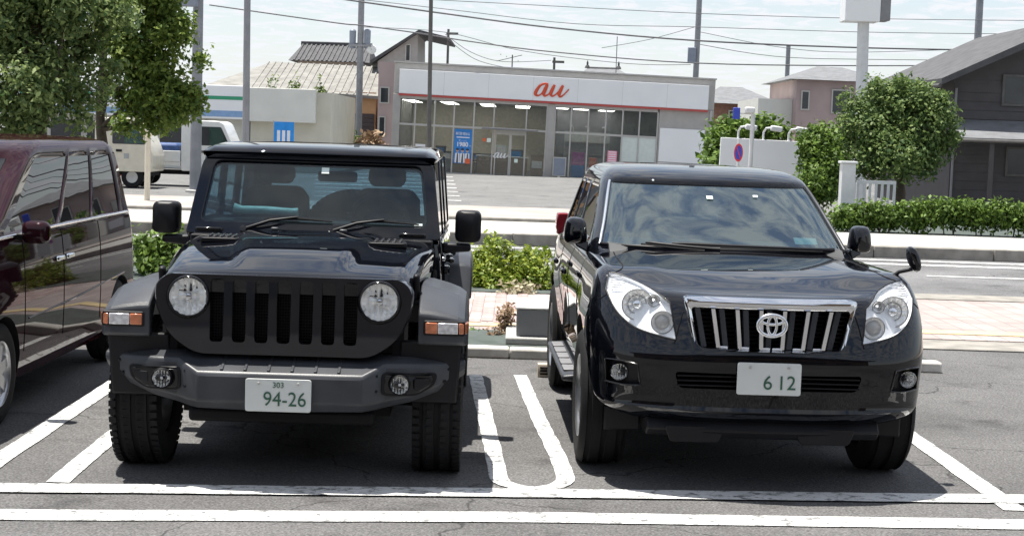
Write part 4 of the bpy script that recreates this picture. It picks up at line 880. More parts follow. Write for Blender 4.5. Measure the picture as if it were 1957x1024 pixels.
def number_plate(parent, c, w, h, top, kana, num, tilt=0., fm='plastic_black'):
    p = MB().prism(rpoly([(-w/2, -h/2), (w/2, -h/2), (w/2, h/2), (-w/2, h/2)], .014, 3), -.004, .004).build('number_plate', 'plate_white', parent, loc=c, rot=(tilt, 0, 0), bevel=.002)
    if ' ' in num:
        a_, b_ = num.split(' '); text(a_, h*.62, 'plate_green', p, (-w*.02, -.006, -h*.13), ext=.001, name='plate_number'); text(b_, h*.62, 'plate_green', p, (w*.27, -.006, -h*.13), ext=.001, name='plate_number')
    else: text(num, h*.62, 'plate_green', p, (w*.10, -.006, -h*.13), ext=.001, name='plate_number', sx=.92)
    for q in (-1, 1): MB().lathe([(.001, -.012), (.006, -.011), (.008, -.004)], (q*w*.30, 0, h*.36), 'y', 10).build('bolt', 'alu', p)
    if kana: text(kana, h*.26, 'plate_green', p, (-w*.40, -.006, -h*.13), ext=.001, name='plate_letter')
    if top: text(top, h*.24, 'plate_green', p, (0, -.006, h*.31), ext=.001, name='plate_text')
    fr = MB().box(-w*.42, w*.42, .005, .02, -h*.4, h*.4).build('bracket', fm, p, smooth=0)
    return p
# ================================================================ JEEP
JP = empty('off_road_car', (-1.182, 8.87, 0), R_(1.1), 'black boxy off-roader with round headlights and a seven-slot grille', 'car')
# hood
def hoodz(y): return lin(y, [-.505, -.49, -.46, -.40, -.30, -.15, 0, .2, .4, .74], [1.072, 1.092, 1.107, 1.123, 1.142, 1.165, 1.183, 1.202, 1.213, 1.224])
def hoodw(y): return lin(y, [-.50, -.45, -.3, .2, .74], [.640, .652, .660, .700, .735])
us = [0, .12, .25, .36, .42, .46, .50, .54, .60, .70, .80, .87, .915, .945, .968, .985, .996, 1.0]
rows = []
ys = [-.505, -.50, -.49, -.475, -.45, -.42, -.38, -.33, -.27, -.2, -.1, 0, .12, .24, .36, .48, .58, .66, .74]
def hood_pt(uu, y):
    w = hoodw(y); z = hoodz(y)-.022*uu*uu
    bul = .029*sstep(-.44, -.05, y)*(1-sstep(.40+.10*sstep(-.2, .6, y), .50+.12*sstep(-.2, .6, y), abs(uu)))
    edge = 0
    if abs(uu) > .87: t = (abs(uu)-.87)/.13; edge = .058*(1-math.sqrt(max(0, 1-t*t)))
    return (w*uu, y, z+bul-edge)
for y in ys:
    half = [hood_pt(q, y) for q in us]; w = hoodw(y); zb = half[-1][2]
    sk = [(w+.003, y, zb-.03), (w+.004, y, zb-.08), (w, y, min(zb-.10, .985))]
    half = half + sk; rows.append([(-p[0], p[1], p[2]) for p in half[::-1]] + half[1:])
hd = MB().grid(rows); hd.build('hood', 'black_paint', JP, smooth=50)
MB().grid([[(x, -.50, z) for x, z in ((-.60, 1.0), (0, 1.0), (.60, 1.0))], [(-.625, -.503, 1.05), (0, -.505, 1.08), (.625, -.503, 1.05)]]).build('hood_lip', 'black_paint', JP, smooth=0, solid=.008)
MB().box(-.585, .585, -.42, .73, .55, 1.02).build('engine_bay', 'dark_void', JP, smooth=0)
for s in (-1, 1):
    # side panel below the hood skirt
    MB().loft([[(s*.60, y, .62), (s*(hoodw(y)-.012), y, .62), (s*(hoodw(y)-.012), y, .982), (s*.60, y, .982)] for y in (-.44, -.1, .3, .74)]).build('fender_panel', 'black_paint', JP, smooth=0)
    c = Vector((s*.475, .42, hoodz(.42)+.004)); v = MB(); v.prism(rpoly([(s*.475-.115, .30), (s*.475+.115, .30), (s*.475+.095, .53), (s*.475-.095, .53)], .03, 3), c.z-.02, c.z+.006, 'xy')
    vv = v.build('hood_vent', 'plastic_black', JP, bevel=.004); vv.rotation_euler = (0, 0, 0)
    for k in range(5): MB().obox((s*.475-.07+.035*k, .42, c.z+.012), (.010, .17, .016), (0, .5, 0)).build('vent_slat', 'chrome_soft', vv, smooth=0)
    MB().obox((s*.20, .60, hoodz(.6)+.045), (.045, .035, .022)).build('washer_nozzle', 'plastic_grey', JP, bevel=.008)
    # rubber hood latch at the front corner
    l = MB().obox((s*(hoodw(-.3)+.012), -.30, 1.035), (.035, .05, .15), (.25, 0, 0)).build('hood_latch', 'plastic_black', JP, bevel=.012)
    MB().obox((s*(hoodw(-.3)+.022), -.29, .955), (.05, .07, .03)).build('latch_base', 'plastic_black', l, bevel=.008)
    MB().obox((s*.60, .715, hoodz(.72)+.02), (.16, .05, .03)).build('hood_hinge', 'gloss_black', JP, bevel=.008)
MB().box(-.72, .72, .742, .90, 1.05, 1.212).build('cowl', 'plastic_black', JP, bevel=.01)
# grille panel with seven slots and two lamp holes
go = rpoly([(-.605, 1.092), (.605, 1.092), (.662, 1.035), (.655, .93), (.592, .775), (.45, .683), (-.45, .683), (-.592, .775), (-.655, .93), (-.662, 1.035)], [.04, .04, .05, .08, .08, .06, .06, .08, .08, .05], 4)
gr = MB()
def gy(z): return -.545 + .10*max(0, z-.97)*1.3
gr.loft([[(p[0], gy(p[1])-.0, p[1]) for p in go], [(p[0]*1.012, gy(p[1])+.018, p[1]) for p in go], [(p[0]*1.012, -.40, p[1]) for p in go]])
g = gr.build('grille_panel', ['grille_paint', 'gloss_black'], None)
MB().box(-.60, .60, -.440, -.425, .70, 1.085).build('grille_back', 'dark_void', JP, smooth=0)
cut = []
SLOT = [-.345+.115*k for k in range(7)]
for x in SLOT: cut.append(MB().prism(rpoly([(x-.034, .745), (x+.034, .745), (x+.036, 1.070), (x-.036, 1.070)], .022, 4), -.7, -.30).build('c', 'gloss_black', smooth=0))
for s in (-1, 1): cut.append(MB().lathe([(.001, -.7), (.114, -.7), (.114, -.30), (.001, -.30)], (s*.493, 0, .975), 'y', 40).build('c', 'gloss_black', smooth=0))
boolcut(g, cut); g.parent = JP
q = g.modifiers.new('b', 'BEVEL'); q.width = .006; q.segments = 2; q.limit_method = 'ANGLE'; q.angle_limit = R_(50)
m_ = MB()
for k in range(22):
    z = .735+k*.0152; m_.box(-.40, .40, -.462, -.452, z, z+.0045)
for k in range(58): x = -.40+k*.0139; m_.box(x, x+.0045, -.4515, -.443, .735, 1.06)
tag(m_.build('grille_mesh', 'plastic_black', JP, smooth=0), kind='stuff')
for s in (-1, 1):
    round_lamp(JP, 'headlight', (s*.493, -.538, .975), .098, .034)
    # fender flare with lamp
    prof = [(-.500, .755), (-.512, .775), (-.512, .893), (-.49, .912), (-.36, .962), (-.20, 1.0), (.28, 1.0), (.42, .95), (.60, .72), (.56, .70), (.38, .88), (.26, .93), (-.24, .93), (-.36, .89), (-.43, .83), (-.45, .755)]
    st = [(.695, .040, 0, 0), (.75, .035, 0, 0), (.84, .012, 0.0, 0), (.90, -.010, .006, 0), (.935, -.034, .02, .01), (.952, -.075, .05, .02)]
    rings = []
    for x, dz, dy, _ in st:
        rg = []
        for (y, z) in prof:
            f_ = sstep(.80, .99, z); rg.append((s*x, y + (dy if y < 0 else -dy)*1.0, z + dz*f_))
        rings.append(rg)
    fl = MB().loft(rings).build('fender_flare', 'plastic_grey', JP, smooth=12, bevel=.010, seg=3)
    lm = MB().prism(rpoly([(s*.722, .808), (s*.940, .808), (s*.940, .886), (s*.722, .886)], .012, 3), -.520, -.47).build('lamp_bezel', 'plastic_black', fl, bevel=.004)
    MB().prism([(s*.733, .818), (s*.795, .818), (s*.795, .876), (s*.733, .876)], -.527, -.50).build('amber_lens', 'amber', fl, bevel=.005)
    MB().prism([(s*.797, .818), (s*.903, .818), (s*.903, .876), (s*.797, .876)], -.527, -.50).build('clear_lens', 'clear_lamp', fl, bevel=.005)
    MB().loft([[(s*.907, -.527, z), (s*.94, -.518, z), (s*.957, -.47, z), (s*.957, -.40, z), (s*.907, -.40, z)] for z in (.818, .876)]).build('side_marker', 'amber', fl, bevel=.005)
    MB().loft([[(s*.60, -.45, .44), (s*.905, -.43, .44), (s*.905, -.39, .44), (s*.60, -.39, .44)], [(s*.60, -.46, .77), (s*.925, -.455, .77), (s*.925, -.40, .77), (s*.60, -.40, .77)]]).build('flare_skirt', 'plastic_black', JP, bevel=.012)
    MB().box(*sorted((s*.56, s*.62)), -.45, .70, .50, .98).build('wheel_house', 'dark_void', JP, smooth=0)
    # rear flare
    prof2 = [(2.42, .70), (2.55, .93), (2.68, .985), (3.32, .985), (3.46, .92), (3.58, .70), (3.52, .70), (3.40, .88), (3.28, .93), (2.72, .93), (2.60, .88), (2.48, .70)]
    MB().loft([[(s*x, y, z+dz*(z > .92)) for y, z in prof2] for x, dz in ((.70, 0), (.90, 0), (.935, -.02), (.95, -.05))]).build('fender_flare', 'plastic_grey', JP, smooth=30, bevel=.012)
# bumper
stn = [0, .15, .30, .42, .47, .53, .66, .80, .88, .925, .945]
def bsec(x):
    a = abs(x); e = sstep(.42, .53, a); k = sstep(.53, .95, a)
    zt_b = .690+.006*e; zt_f = .605+.055*e; yf = -.665+.085*e+.17*k*k
    zlo = lin(a, [0, .45, .60, .80, .90, .945], [.40, .41, .435, .50, .555, .585])
    return [(x, -.36, zt_b), (x, yf+.13-.02*e, zt_f+.045-.02*e), (x, yf+.012, zt_f), (x, yf, zt_f-.022), (x, yf+.006, max(zlo+.04, .455)), (x, yf+.05, zlo), (x, -.36, zlo+.02)]
xs_ = [-x for x in stn[::-1]] + stn[1:]
bo = MB().loft([bsec(x) for x in xs_]).build('front_bumper', 'plastic_grey', JP, smooth=30, bevel=.009, seg=3)
def bface(x): a = abs(x); return -.665+.085*sstep(.42, .53, a)+.17*sstep(.53, .95, a)**2
def bplate(pts, y0, y1, nm, m, par=None, r=.03):
    R = dense_(rpoly(pts, r, 4), 3); return MB().loft([[(p[0], bface(p[0])+y0, p[1]) for p in R], [(p[0], bface(p[0])+y1, p[1]) for p in R]]).build(nm, m, par or JP, bevel=.004, smooth=30)
def dense_(poly, k):
    out = []
    for i in range(len(poly)):
        a_, b_ = poly[i], poly[(i+1) % len(poly)]
        for j in range(k): out.append((a_[0]+(b_[0]-a_[0])*j/k, a_[1]+(b_[1]-a_[1])*j/k))
    return out
for s in (-1, 1):
    bz = bplate([(s*.515, .497), (s*.70, .497), (s*.79, .545), (s*.805, .612), (s*.515, .618)], -.010, .03, 'fog_bezel', 'plastic_black')
    bplate([(s*.530, .508), (s*.695, .508), (s*.775, .552), (s*.785, .602), (s*.530, .606)], -.0125, .02, 'fog_panel', 'gloss_black', bz, .025)
    bplate([(s*.685, .528), (s*.72, .530), (s*.765, .558), (s*.77, .585), (s*.685, .588)], -.018, .01, 'fog_blank', 'plastic_black', bz, .012)
for x in (-.30, -.18, -.06, .06, .18, .30): MB().loft([[(x-.006, -.44, .667), (x+.006, -.44, .667), (x+.006, -.44, .681), (x-.006, -.44, .681)], [(x-.008, -.64, .602), (x+.008, -.64, .602), (x+.008, -.64, .621), (x-.008, -.64, .621)]]).build('bumper_rib', 'plastic_grey', JP, bevel=.003)
for s in (-1, 1): round_lamp(JP, 'fog_lamp', (s*.612, -.602, .557), .047, .026, bezel='plastic_black')
for s in (-1, 1):
    for bx_, bz_ in ((.49, .60), (.49, .52), (.86, .625), (.84, .56)): MB().lathe([(.001, -.008), (.007, -.006), (.010, .002)], (s*bx_, bface(bx_)-.001, bz_), 'y', 10).build('bumper_bolt', 'plastic_black', JP)
number_plate(JP, (0.0, -.695, .500), .335, .168, '303', '', '94-26', 0.)
MB().box(-.48, .48, -.56, -.38, .33, .402).build('lower_valance', 'dark_void', JP, bevel=.02)
ax = MB(); ax.tube([(-.72, 0, .40), (.72, 0, .40)], .05, 12); ax.lathe([(.02, -.14), (.12, -.1), (.14, 0), (.12, .1), (.02, .14)], (.18, 0, .40), 'y', 16); ax.build('front_axle', 'dark_void', JP, smooth=60)
MB().box(-.55, .55, -.3, 3.4, .34, .52).build('chassis', 'dark_void', JP, smooth=0)
for s in (-1, 1): MB().tube([(s*.45, -.1, .34), (s*.40, -.12, .75)], .035, 10).build('damper', 'dark_void', JP)
# tub
TW = [(.36, .70), (.45, .755), (.62, .772), (.80, .778), (1.02, .772), (1.15, .758), (1.19, .750)]
rings = []
for z, w in TW: rings.append([(p[0], p[1], z) for p in rpoly([(-w, .76), (w, .76), (w, 3.58), (-w, 3.58)], .05, 3)])
tb = MB().loft(rings).build('body_tub', ['black_paint', 'dark_void'], None, smooth=40)
cut = [MB().lathe([(.001, s*.55), (.47, s*.55), (.47, s*1.1), (.001, s*1.1)], (0, 3.0, .44), 'x', 32).build('c', 'dark_void', smooth=0) for s in (-1, 1)]
boolcut(tb, cut); tb.parent = JP
for s in (-1, 1):
    for y0, y1 in ((1.02, 1.93), (1.96, 2.60)):
        d = MB().loft([[(s*w, y0, z), (s*(w+.018), y0+.012, z), (s*(w+.018), y1-.012, z), (s*w, y1, z)] for z, w in TW[1:]]).build('door', 'black_paint', JP, smooth=40, bevel=.006)
        MB().obox((s*.815, y1-.14, 1.02), (.035, .14, .03)).build('door_handle', 'gloss_black', d, bevel=.01)
        for zz in (.70, 1.02): MB().obox((s*.80, y0+.03, zz), (.04, .08, .05)).build('hinge', 'black_paint', d, bevel=.01)
    MB().obox((s*.785, .90, 1.10), (.02, .14, .025)).build('side_badge', 'chrome_soft', JP, bevel=.004)
# windshield frame (raked plane)
FR = math.atan2(1.11-.845, 1.685-1.205)
wf = empty('windshield', (0, .845, 1.205), parent=JP, rot=(-FR, 0, 0))
H = .548
po = rpoly([(-.765, 0), (.765, 0), (.700, H), (-.700, H)], [.03, .03, .09, .09], 5); pi_ = rpoly([(-.682, .085), (.682, .085), (.632, H-.052), (-.632, H-.052)], .055, 5)
MB().frame(po, pi_, -.012, .05).build('frame', 'black_paint', wf, smooth=35, bevel=.007)
pi2 = rpoly([(-.684, .083), (.684, .083), (.634, H-.050), (-.634, H-.050)], .055, 5); pi3 = rpoly([(-.668, .105), (.668, .105), (.622, H-.068), (-.622, H-.068)], .05, 5)
MB().prism(pi2, .006, .010).build('glass', 'glass_jeep', wf, smooth=0)
MB().frame(pi2, pi3, .0115, .0135).build('black_border', 'dark_void', wf, smooth=0)
MB().box(.02, .065, -.0005, .003, H-.115, H-.075).build('inspection_sticker', 'sticker', wf, smooth=0)
MB().box(.60, .65, .0005, .004, .100, .114).build('maker_sticker', 'sticker', wf, smooth=0)
def wiper(par, piv, tip, b0, b1, off=-.03):
    w = MB(); w.tube([(piv[0], -.02, piv[1]), ((piv[0]+tip[0])/2, off-.022, (piv[1]+tip[1])/2+.004), (tip[0], off, tip[1])], [.013, .010, .006], 8); o = w.build('wiper_arm', 'plastic_black', par, smooth=60)
    MB().tube([(b0[0], -.010, b0[1]), ((b0[0]+b1[0])/2, off+.008, (b0[1]+b1[1])/2+.006), (b1[0], -.010, b1[1])], [.005, .010, .005], 6).build('wiper_blade', 'rubber', o)
    MB().lathe([(.001, -.045), (.02, -.04), (.022, 0)], (piv[0], 0, piv[1]), 'y', 12).build('wiper_pivot', 'gloss_black', o)
wiper(wf, (.10, .03), (.42, .118), (.22, .108), (.63, .102)); wiper(wf, (-.42, .03), (-.10, .118), (-.30, .108), (.11, .104))
# hard top
rt = []
for y, z0, zt_, w in ((1.070, 1.680, 1.690, .692), (1.078, 1.675, 1.703, .697), (1.092, 1.672, 1.716, .702), (1.115, 1.67, 1.727, .707), (1.16, 1.67, 1.738, .712), (1.25, 1.67, 1.747, .714), (1.60, 1.67, 1.757, .715), (2.2, 1.67, 1.760, .715), (3.0, 1.67, 1.752, .71), (3.42, 1.67, 1.735, .705), (3.50, 1.66, 1.70, .70)):
    rt.append([(-w, y, z0), (w, y, z0), (w+.012, y, z0+.02), (w-.01, y, zt_-.028), (w-.06, y, zt_-.008), (.3, y, zt_), (0, y, zt_+.002), (-.3, y, zt_), (-w+.06, y, zt_-.008), (-w+.01, y, zt_-.028), (-w-.012, y, z0+.02)])
rf = MB().loft(rt).build('hard_top', 'black_paint', JP, smooth=35, bevel=.008)
MB().tube([(-.70, 1.88, 1.742), (-.3, 1.88, 1.7585), (.3, 1.88, 1.7585), (.70, 1.88, 1.742)], .006, 6).build('panel_seam', 'rubber', rf)
MB().box(-.68, .68, 3.47, 3.55, 1.60, 1.669).build('rear_header', 'plastic_grey', rf, bevel=.01)
for s in (-1, 1):
    for y0, y1 in ((1.93, 1.99), (2.60, 2.70), (3.44, 3.54)): MB().loft([[(s*.755, y0, 1.185), (s*.755, y1, 1.185), (s*.72, y1, 1.185), (s*.72, y0, 1.185)], [(s*.712, y0, 1.675), (s*.712, y1, 1.675), (s*.68, y1, 1.675), (s*.68, y0, 1.675)]]).build('pillar', 'black_paint', JP, bevel=.006)
    for k, (y0, y1) in enumerate(((1.07, 1.928), (1.992, 2.598), (2.702, 3.438))):
        ytop = y0+.08 if k == 0 else y0
        MB().add([(s*.748, y0, 1.186), (s*.748, y1, 1.186), (s*.705, y1, 1.67), (s*.705, ytop, 1.67)], [(0, 1, 2, 3)]).build('side_window', 'glass_dark', JP, smooth=0)
    # mirror
    a = MB().loft([[(s*.77, y, z) for y, z in ((1.02, 1.12), (1.18, 1.12), (1.18, 1.185), (1.02, 1.185))], [(s*.945, y, z) for y, z in ((1.04, 1.135), (1.14, 1.135), (1.14, 1.18), (1.04, 1.18))]]).build('mirror_arm', 'plastic_black', JP, bevel=.015)
    MB().loft([[(s*x_, y_, z_) for x_, z_ in rpoly([(.845+i_, 1.19+i_), (1.005-i_, 1.19+i_), (1.005-i_, 1.385-i_), (.845+i_, 1.385-i_)], .042, 4)] for y_, i_ in ((1.015, .02), (1.03, .004), (1.06, 0), (1.15, 0), (1.16, .004))]).build('mirror_housing', 'plastic_black', a, smooth=40)
MB().box(-.60, .60, 3.535, 3.545, 1.22, 1.60).build('rear_window', 'glass_jeep', JP, smooth=0)
for s in (-1, 1): MB().box(*sorted((s*.602, s*.70)), 3.50, 3.56, 1.18, 1.598).build('rear_pillar', 'black_paint', JP, smooth=0)
MB().box(-.601, .601, 3.50, 3.56, 1.19, 1.218).build('tailgate_top', 'black_paint', JP, smooth=0)
# interior
MB().loft([[(x, y, z) for y, z in ((.93, 1.19), (.95, 1.29), (1.10, 1.313), (1.25, 1.27), (1.27, 1.19))] for x in (-.70, .70)]).build('dashboard', 'dash', JP, bevel=.02)
for s in (-1, 1):
    se = MB().loft([[(s*.37+x*w, y, z) for x, y in ((-1, -.06), (1, -.06), (1, .07), (-1, .07))] for z, w, y in ((1.19, .23, 0), (1.40, .22, 0), (1.47, .17, 0))]).build('seat_back', 'seat_fabric', JP, bevel=.04, seg=3, loc=(0, 1.95, 0))
    MB().loft([[(s*.37+x*w, y, z) for x, y in ((-1, -.05), (1, -.05), (1, .05), (-1, .05))] for z, w in ((1.485, .10), (1.53, .125), (1.60, .12), (1.625, .09))]).build('headrest', 'seat_fabric', se, bevel=.03, seg=3)
t_ = MB(); t_.tube([(.36+.18*math.cos(a_), 1.30+.07*math.sin(a_), 1.29+.165*math.sin(a_)) for a_ in np.linspace(0, 2*math.pi, 33)[:-1]], .016, 8, closed=True); sw_ = t_.build('steering_wheel', 'dash', JP, smooth=60)
MB().obox((.36, 1.30, 1.29), (.16, .05, .10), (.4, 0, 0)).build('hub', 'dash', sw_, bevel=.02)
rm = MB().prism(rpoly([(-.12, -.032), (.12, -.032), (.12, .032), (-.12, .032)], .02, 3), -.02, .02).build('rear_view_mirror', 'dash', JP, loc=(.11, 1.16, 1.565), bevel=.006)
sv = MB(); sv.tube([(-.50, .985, 1.358), (-.45, .985, 1.350), (-.3, .99, 1.350), (-.15, .99, 1.345), (-.11, .99, 1.347)], [.033, .026, .027, .024, .026], 14); ss = sv.build('rolled_sunshade', 'mint_foil', smooth=60); ss.location = (-1.182, 8.87, 0); ss.rotation_euler = (0, 0, R_(1.1))
tag(ss, 'rolled mint-green sunshade lying on the dashboard behind the flat windshield', 'sunshade')
for s in (-1, 1):
    for y in (0, 3.0): wheel(JP, s*.80, y, .405, .26, s, .235, 7)
sp = wheel(JP, 0, 3.72, .39, .25, 1, .23, 7); sp.rotation_euler = (0, 0, math.pi/2); sp.location = (0, 3.72, 1.0); sp.name = 'spare_tyre'
# ================================================================ SUV on the right
PR = empty('sport_utility_car', (1.332, 9.27, 0), R_(2.0), 'black rounded sport utility car with a chrome-barred grille and swept headlights', 'car')
LV = [ # z front, z side, half width, front y, corner depth, exponent
 (.36, .40, .80, -.72, .42, 2.6), (.385, .42, .86, -.80, .44, 2.7), (.42, .45, .893, -.852, .45, 2.7), (.455, .48, .905, -.872, .45, 2.7), (.475, .50, .910, -.862, .45, 2.7), (.52, .54, .915, -.868, .46, 2.7), (.58, .60, .918, -.878, .47, 2.7), (.64, .67, .922, -.888, .48, 2.7), (.70, .74, .926, -.894, .49, 2.7),
 (.745, .80, .929, -.892, .50, 2.7), (.785, .85, .930, -.880, .50, 2.6), (.84, .91, .929, -.868, .51, 2.6), (.90, .97, .923, -.853, .52, 2.55), (.955, 1.03, .913, -.836, .53, 2.5), (1.0, 1.08, .90, -.815, .54, 2.45), (1.025, 1.115, .885, -.795, .54, 2.4), (1.042, 1.142, .862, -.765, .54, 2.4), (1.052, 1.156, .835, -.725, .54, 2.35)]
NF, NS, NR = 30, 44, 12; YR_ = 3.80
def half_ring(L):
    zf, zs, Wd, yf, D, n = L; Wd *= .98; out = []
    for i in range(NF+1):
        a = math.pi/2*i/NF; x = Wd*math.sin(a)**(2/n); y = yf+D*(1-math.cos(a)**(2/n)) if i < NF else yf+D
        out.append([x, y])
    y0 = yf+D; y1 = YR_-.30
    for i in range(1, NS+1): out.append([Wd, y0+(y1-y0)*i/NS])
    for i in range(1, NR+1):
        a = math.pi/2*i/NR; out.append([Wd*math.cos(a)**.75 if i < NR else 0., y1+.30*math.sin(a)**.75])
    res = []
    for x, y in out:
        t = sstep(yf, yf+D*1.05, y); z = zf+(zs-zf)*t
        if y > .0: z += 0
        for yw in (0, 2.79):
            g_ = math.exp(-((y-yw)/.40)**4); x *= 1+.026*g_*sstep(.40, .6, z)*(1-sstep(.80, 1.02, z))
        if .55 < y < 2.3: x *= 1-.018*sstep(.55, .75, y)*(1-sstep(2.1, 2.3, y))*sstep(.5, .6, z)*(1-sstep(.75, .92, z))
        if y > 2.9: x *= 1-.03*sstep(2.9, 3.6, y)
        res.append((x, y, z))
    return res
def full(h): return h + [(-p[0], p[1], p[2]) for p in h[-2:0:-1]]
def zc(y): return lin(y, [-.75, -.62, -.45, -.2, .1, .4, .58, .9, 3.6], [1.052, 1.078, 1.104, 1.135, 1.166, 1.195, 1.210, 1.19, 1.17])
sh_ = half_ring(LV[-1]); rings = [full(half_ring(L)) for L in LV]
yf = LV[-1][3]
for uu in (.05, .12, .2, .3, .42, .56, .72, .88, 1.0):
    hr_ = []
    for x, y, z in sh_:
        yt = min(max(y, yf+.42), YR_-.5); k = y+(yt-y)*uu; xx = x*(1-uu)
        g_ = 1-(1-uu)**2.2
        zz = z+(zc(k)-z)*g_ + .010*math.exp(-((uu-.30)/.09)**2)*sstep(-.6, -.2, k)
        hr_.append((xx, k, zz))
    rings.append(full(hr_))
body = MB().loft(rings, True, True)
bd_ = body.build('body', ['prado_paint', 'dark_void', 'plastic_black', 'lamp_white'], None, smooth=40)
bv = bvh_of(bd_)
def ys_(x, z, d=-.8):
    h, n_, i, dd = bv.ray_cast(Vector((x, -3, z)), Vector((0, 1, 0)));
    if h is None: return d, Vector((0, -1, 0))
    if n_.y > 0: n_ = -n_
    return h.y, n_
def curve2(pts, n):
    P = crom([(p[0], p[1], 0) for p in pts], 12); L = [0]
    for a, b in zip(P[:-1], P[1:]): L.append(L[-1]+(b-a).length)
    return [(float(np.interp(L[-1]*i/n, L, [p.x for p in P])), float(np.interp(L[-1]*i/n, L, [p.y for p in P]))) for i in range(n+1)]
def patch(bot, top, s, off, nu=20, nv=8):
    B_ = curve2(bot, nu); T_ = curve2(top, nu); rows = []
    for j in range(nv+1):
        r = []
        for i in range(nu+1):
            t = j/nv; x = B_[i][0]*(1-t)+T_[i][0]*t; z = B_[i][1]*(1-t)+T_[i][1]*t
            y, n_ = ys_(s*x, z); nn = Vector((n_.x*.6, n_.y, n_.z*.3)).normalized()
            p = Vector((s*x, y, z)) + nn*off; r.append(p[:])
        rows.append(r)
    return rows
def patch_solid(bot, top, s, o0, o1, nu=20, nv=8):
    A = patch(bot, top, s, o0, nu, nv); B_ = patch(bot, top, s, o1, nu, nv)
    def rim(R): return R[0] + [r[-1] for r in R[1:-1]] + R[-1][::-1] + [r[0] for r in R[-2:0:-1]]
    mb = MB(); mb.grid(A); mb.grid(B_); mb.loft([rim(A), rim(B_)], True, False); return mb
HB = [(.490, .822), (.57, .836), (.70, .872), (.79, .945), (.838, 1.045)]; HT = [(.520, 1.005), (.60, 1.062), (.70, 1.102), (.77, 1.120), (.815, 1.128)]
FB = [(.665, .572), (.74, .565), (.835, .572)]; FT = [(.685, .682), (.76, .692), (.842, .690)]
cut = []
for s in (-1, 1):
    cut.append(patch_solid(HB, HT, s, .05, -.034).build('c', 'lamp_white', smooth=0))
    cut.append(patch_solid(FB, FT, s, .05, -.035).build('c', 'plastic_black', smooth=0))
    for y in (0, 2.79): cut.append(MB().lathe([(.001, s*.56), (.445, s*.56), (.445, s*1.2), (.001, s*1.2)], (0, y, .405), 'x', 48).build('c', 'dark_void', smooth=0))
GI = rpoly([(-.385, .785), (.385, .785), (.432, 1.008), (-.432, 1.008)], [.04, .04, .03, .03], 4)
cut.append(MB().prism(GI, -1.2, -.70).build('c', 'dark_void', smooth=0))
cut.append(MB().prism(rpoly([(-.47, .572), (.47, .572), (.495, .658), (-.495, .658)], .025, 3), -1.2, -.75).build('c', 'dark_void', smooth=0))
boolcut(bd_, cut, 32); bd_.parent = PR
# seams
def seam(pts, m='dark_void', r=.0035, name='panel_seam'):
    for s in (-1, 1):
        P = []
        for x, z in curve2(pts, 24):
            y, n_ = ys_(s*x, z); P.append((s*x, y, z))
        MB().tube(P, r, 6).build(name, m, PR, smooth=60)
seam([(.50, .80), (.475, .90), (.455, .965)]); seam([(.836, 1.02), (.86, 1.0), (.872, .99)])
for s in (-1, 1):
    P = []
    for uu_, y in ((.04, -.36), (.10, -.28), (.13, -.15), (.145, .1), (.15, .35), (.16, .55)):
        h, n_, i, dd = bv.ray_cast(Vector((s*lin(y, [-.5, 0, .6], [.80, .835, .835])*(1-uu_), y, 3)), Vector((0, 0, -1))); P.append(h[:])
    MB().tube([p[:] for p in crom(P, 5)], .004, 6).build('panel_seam', 'dark_void', PR, smooth=60)
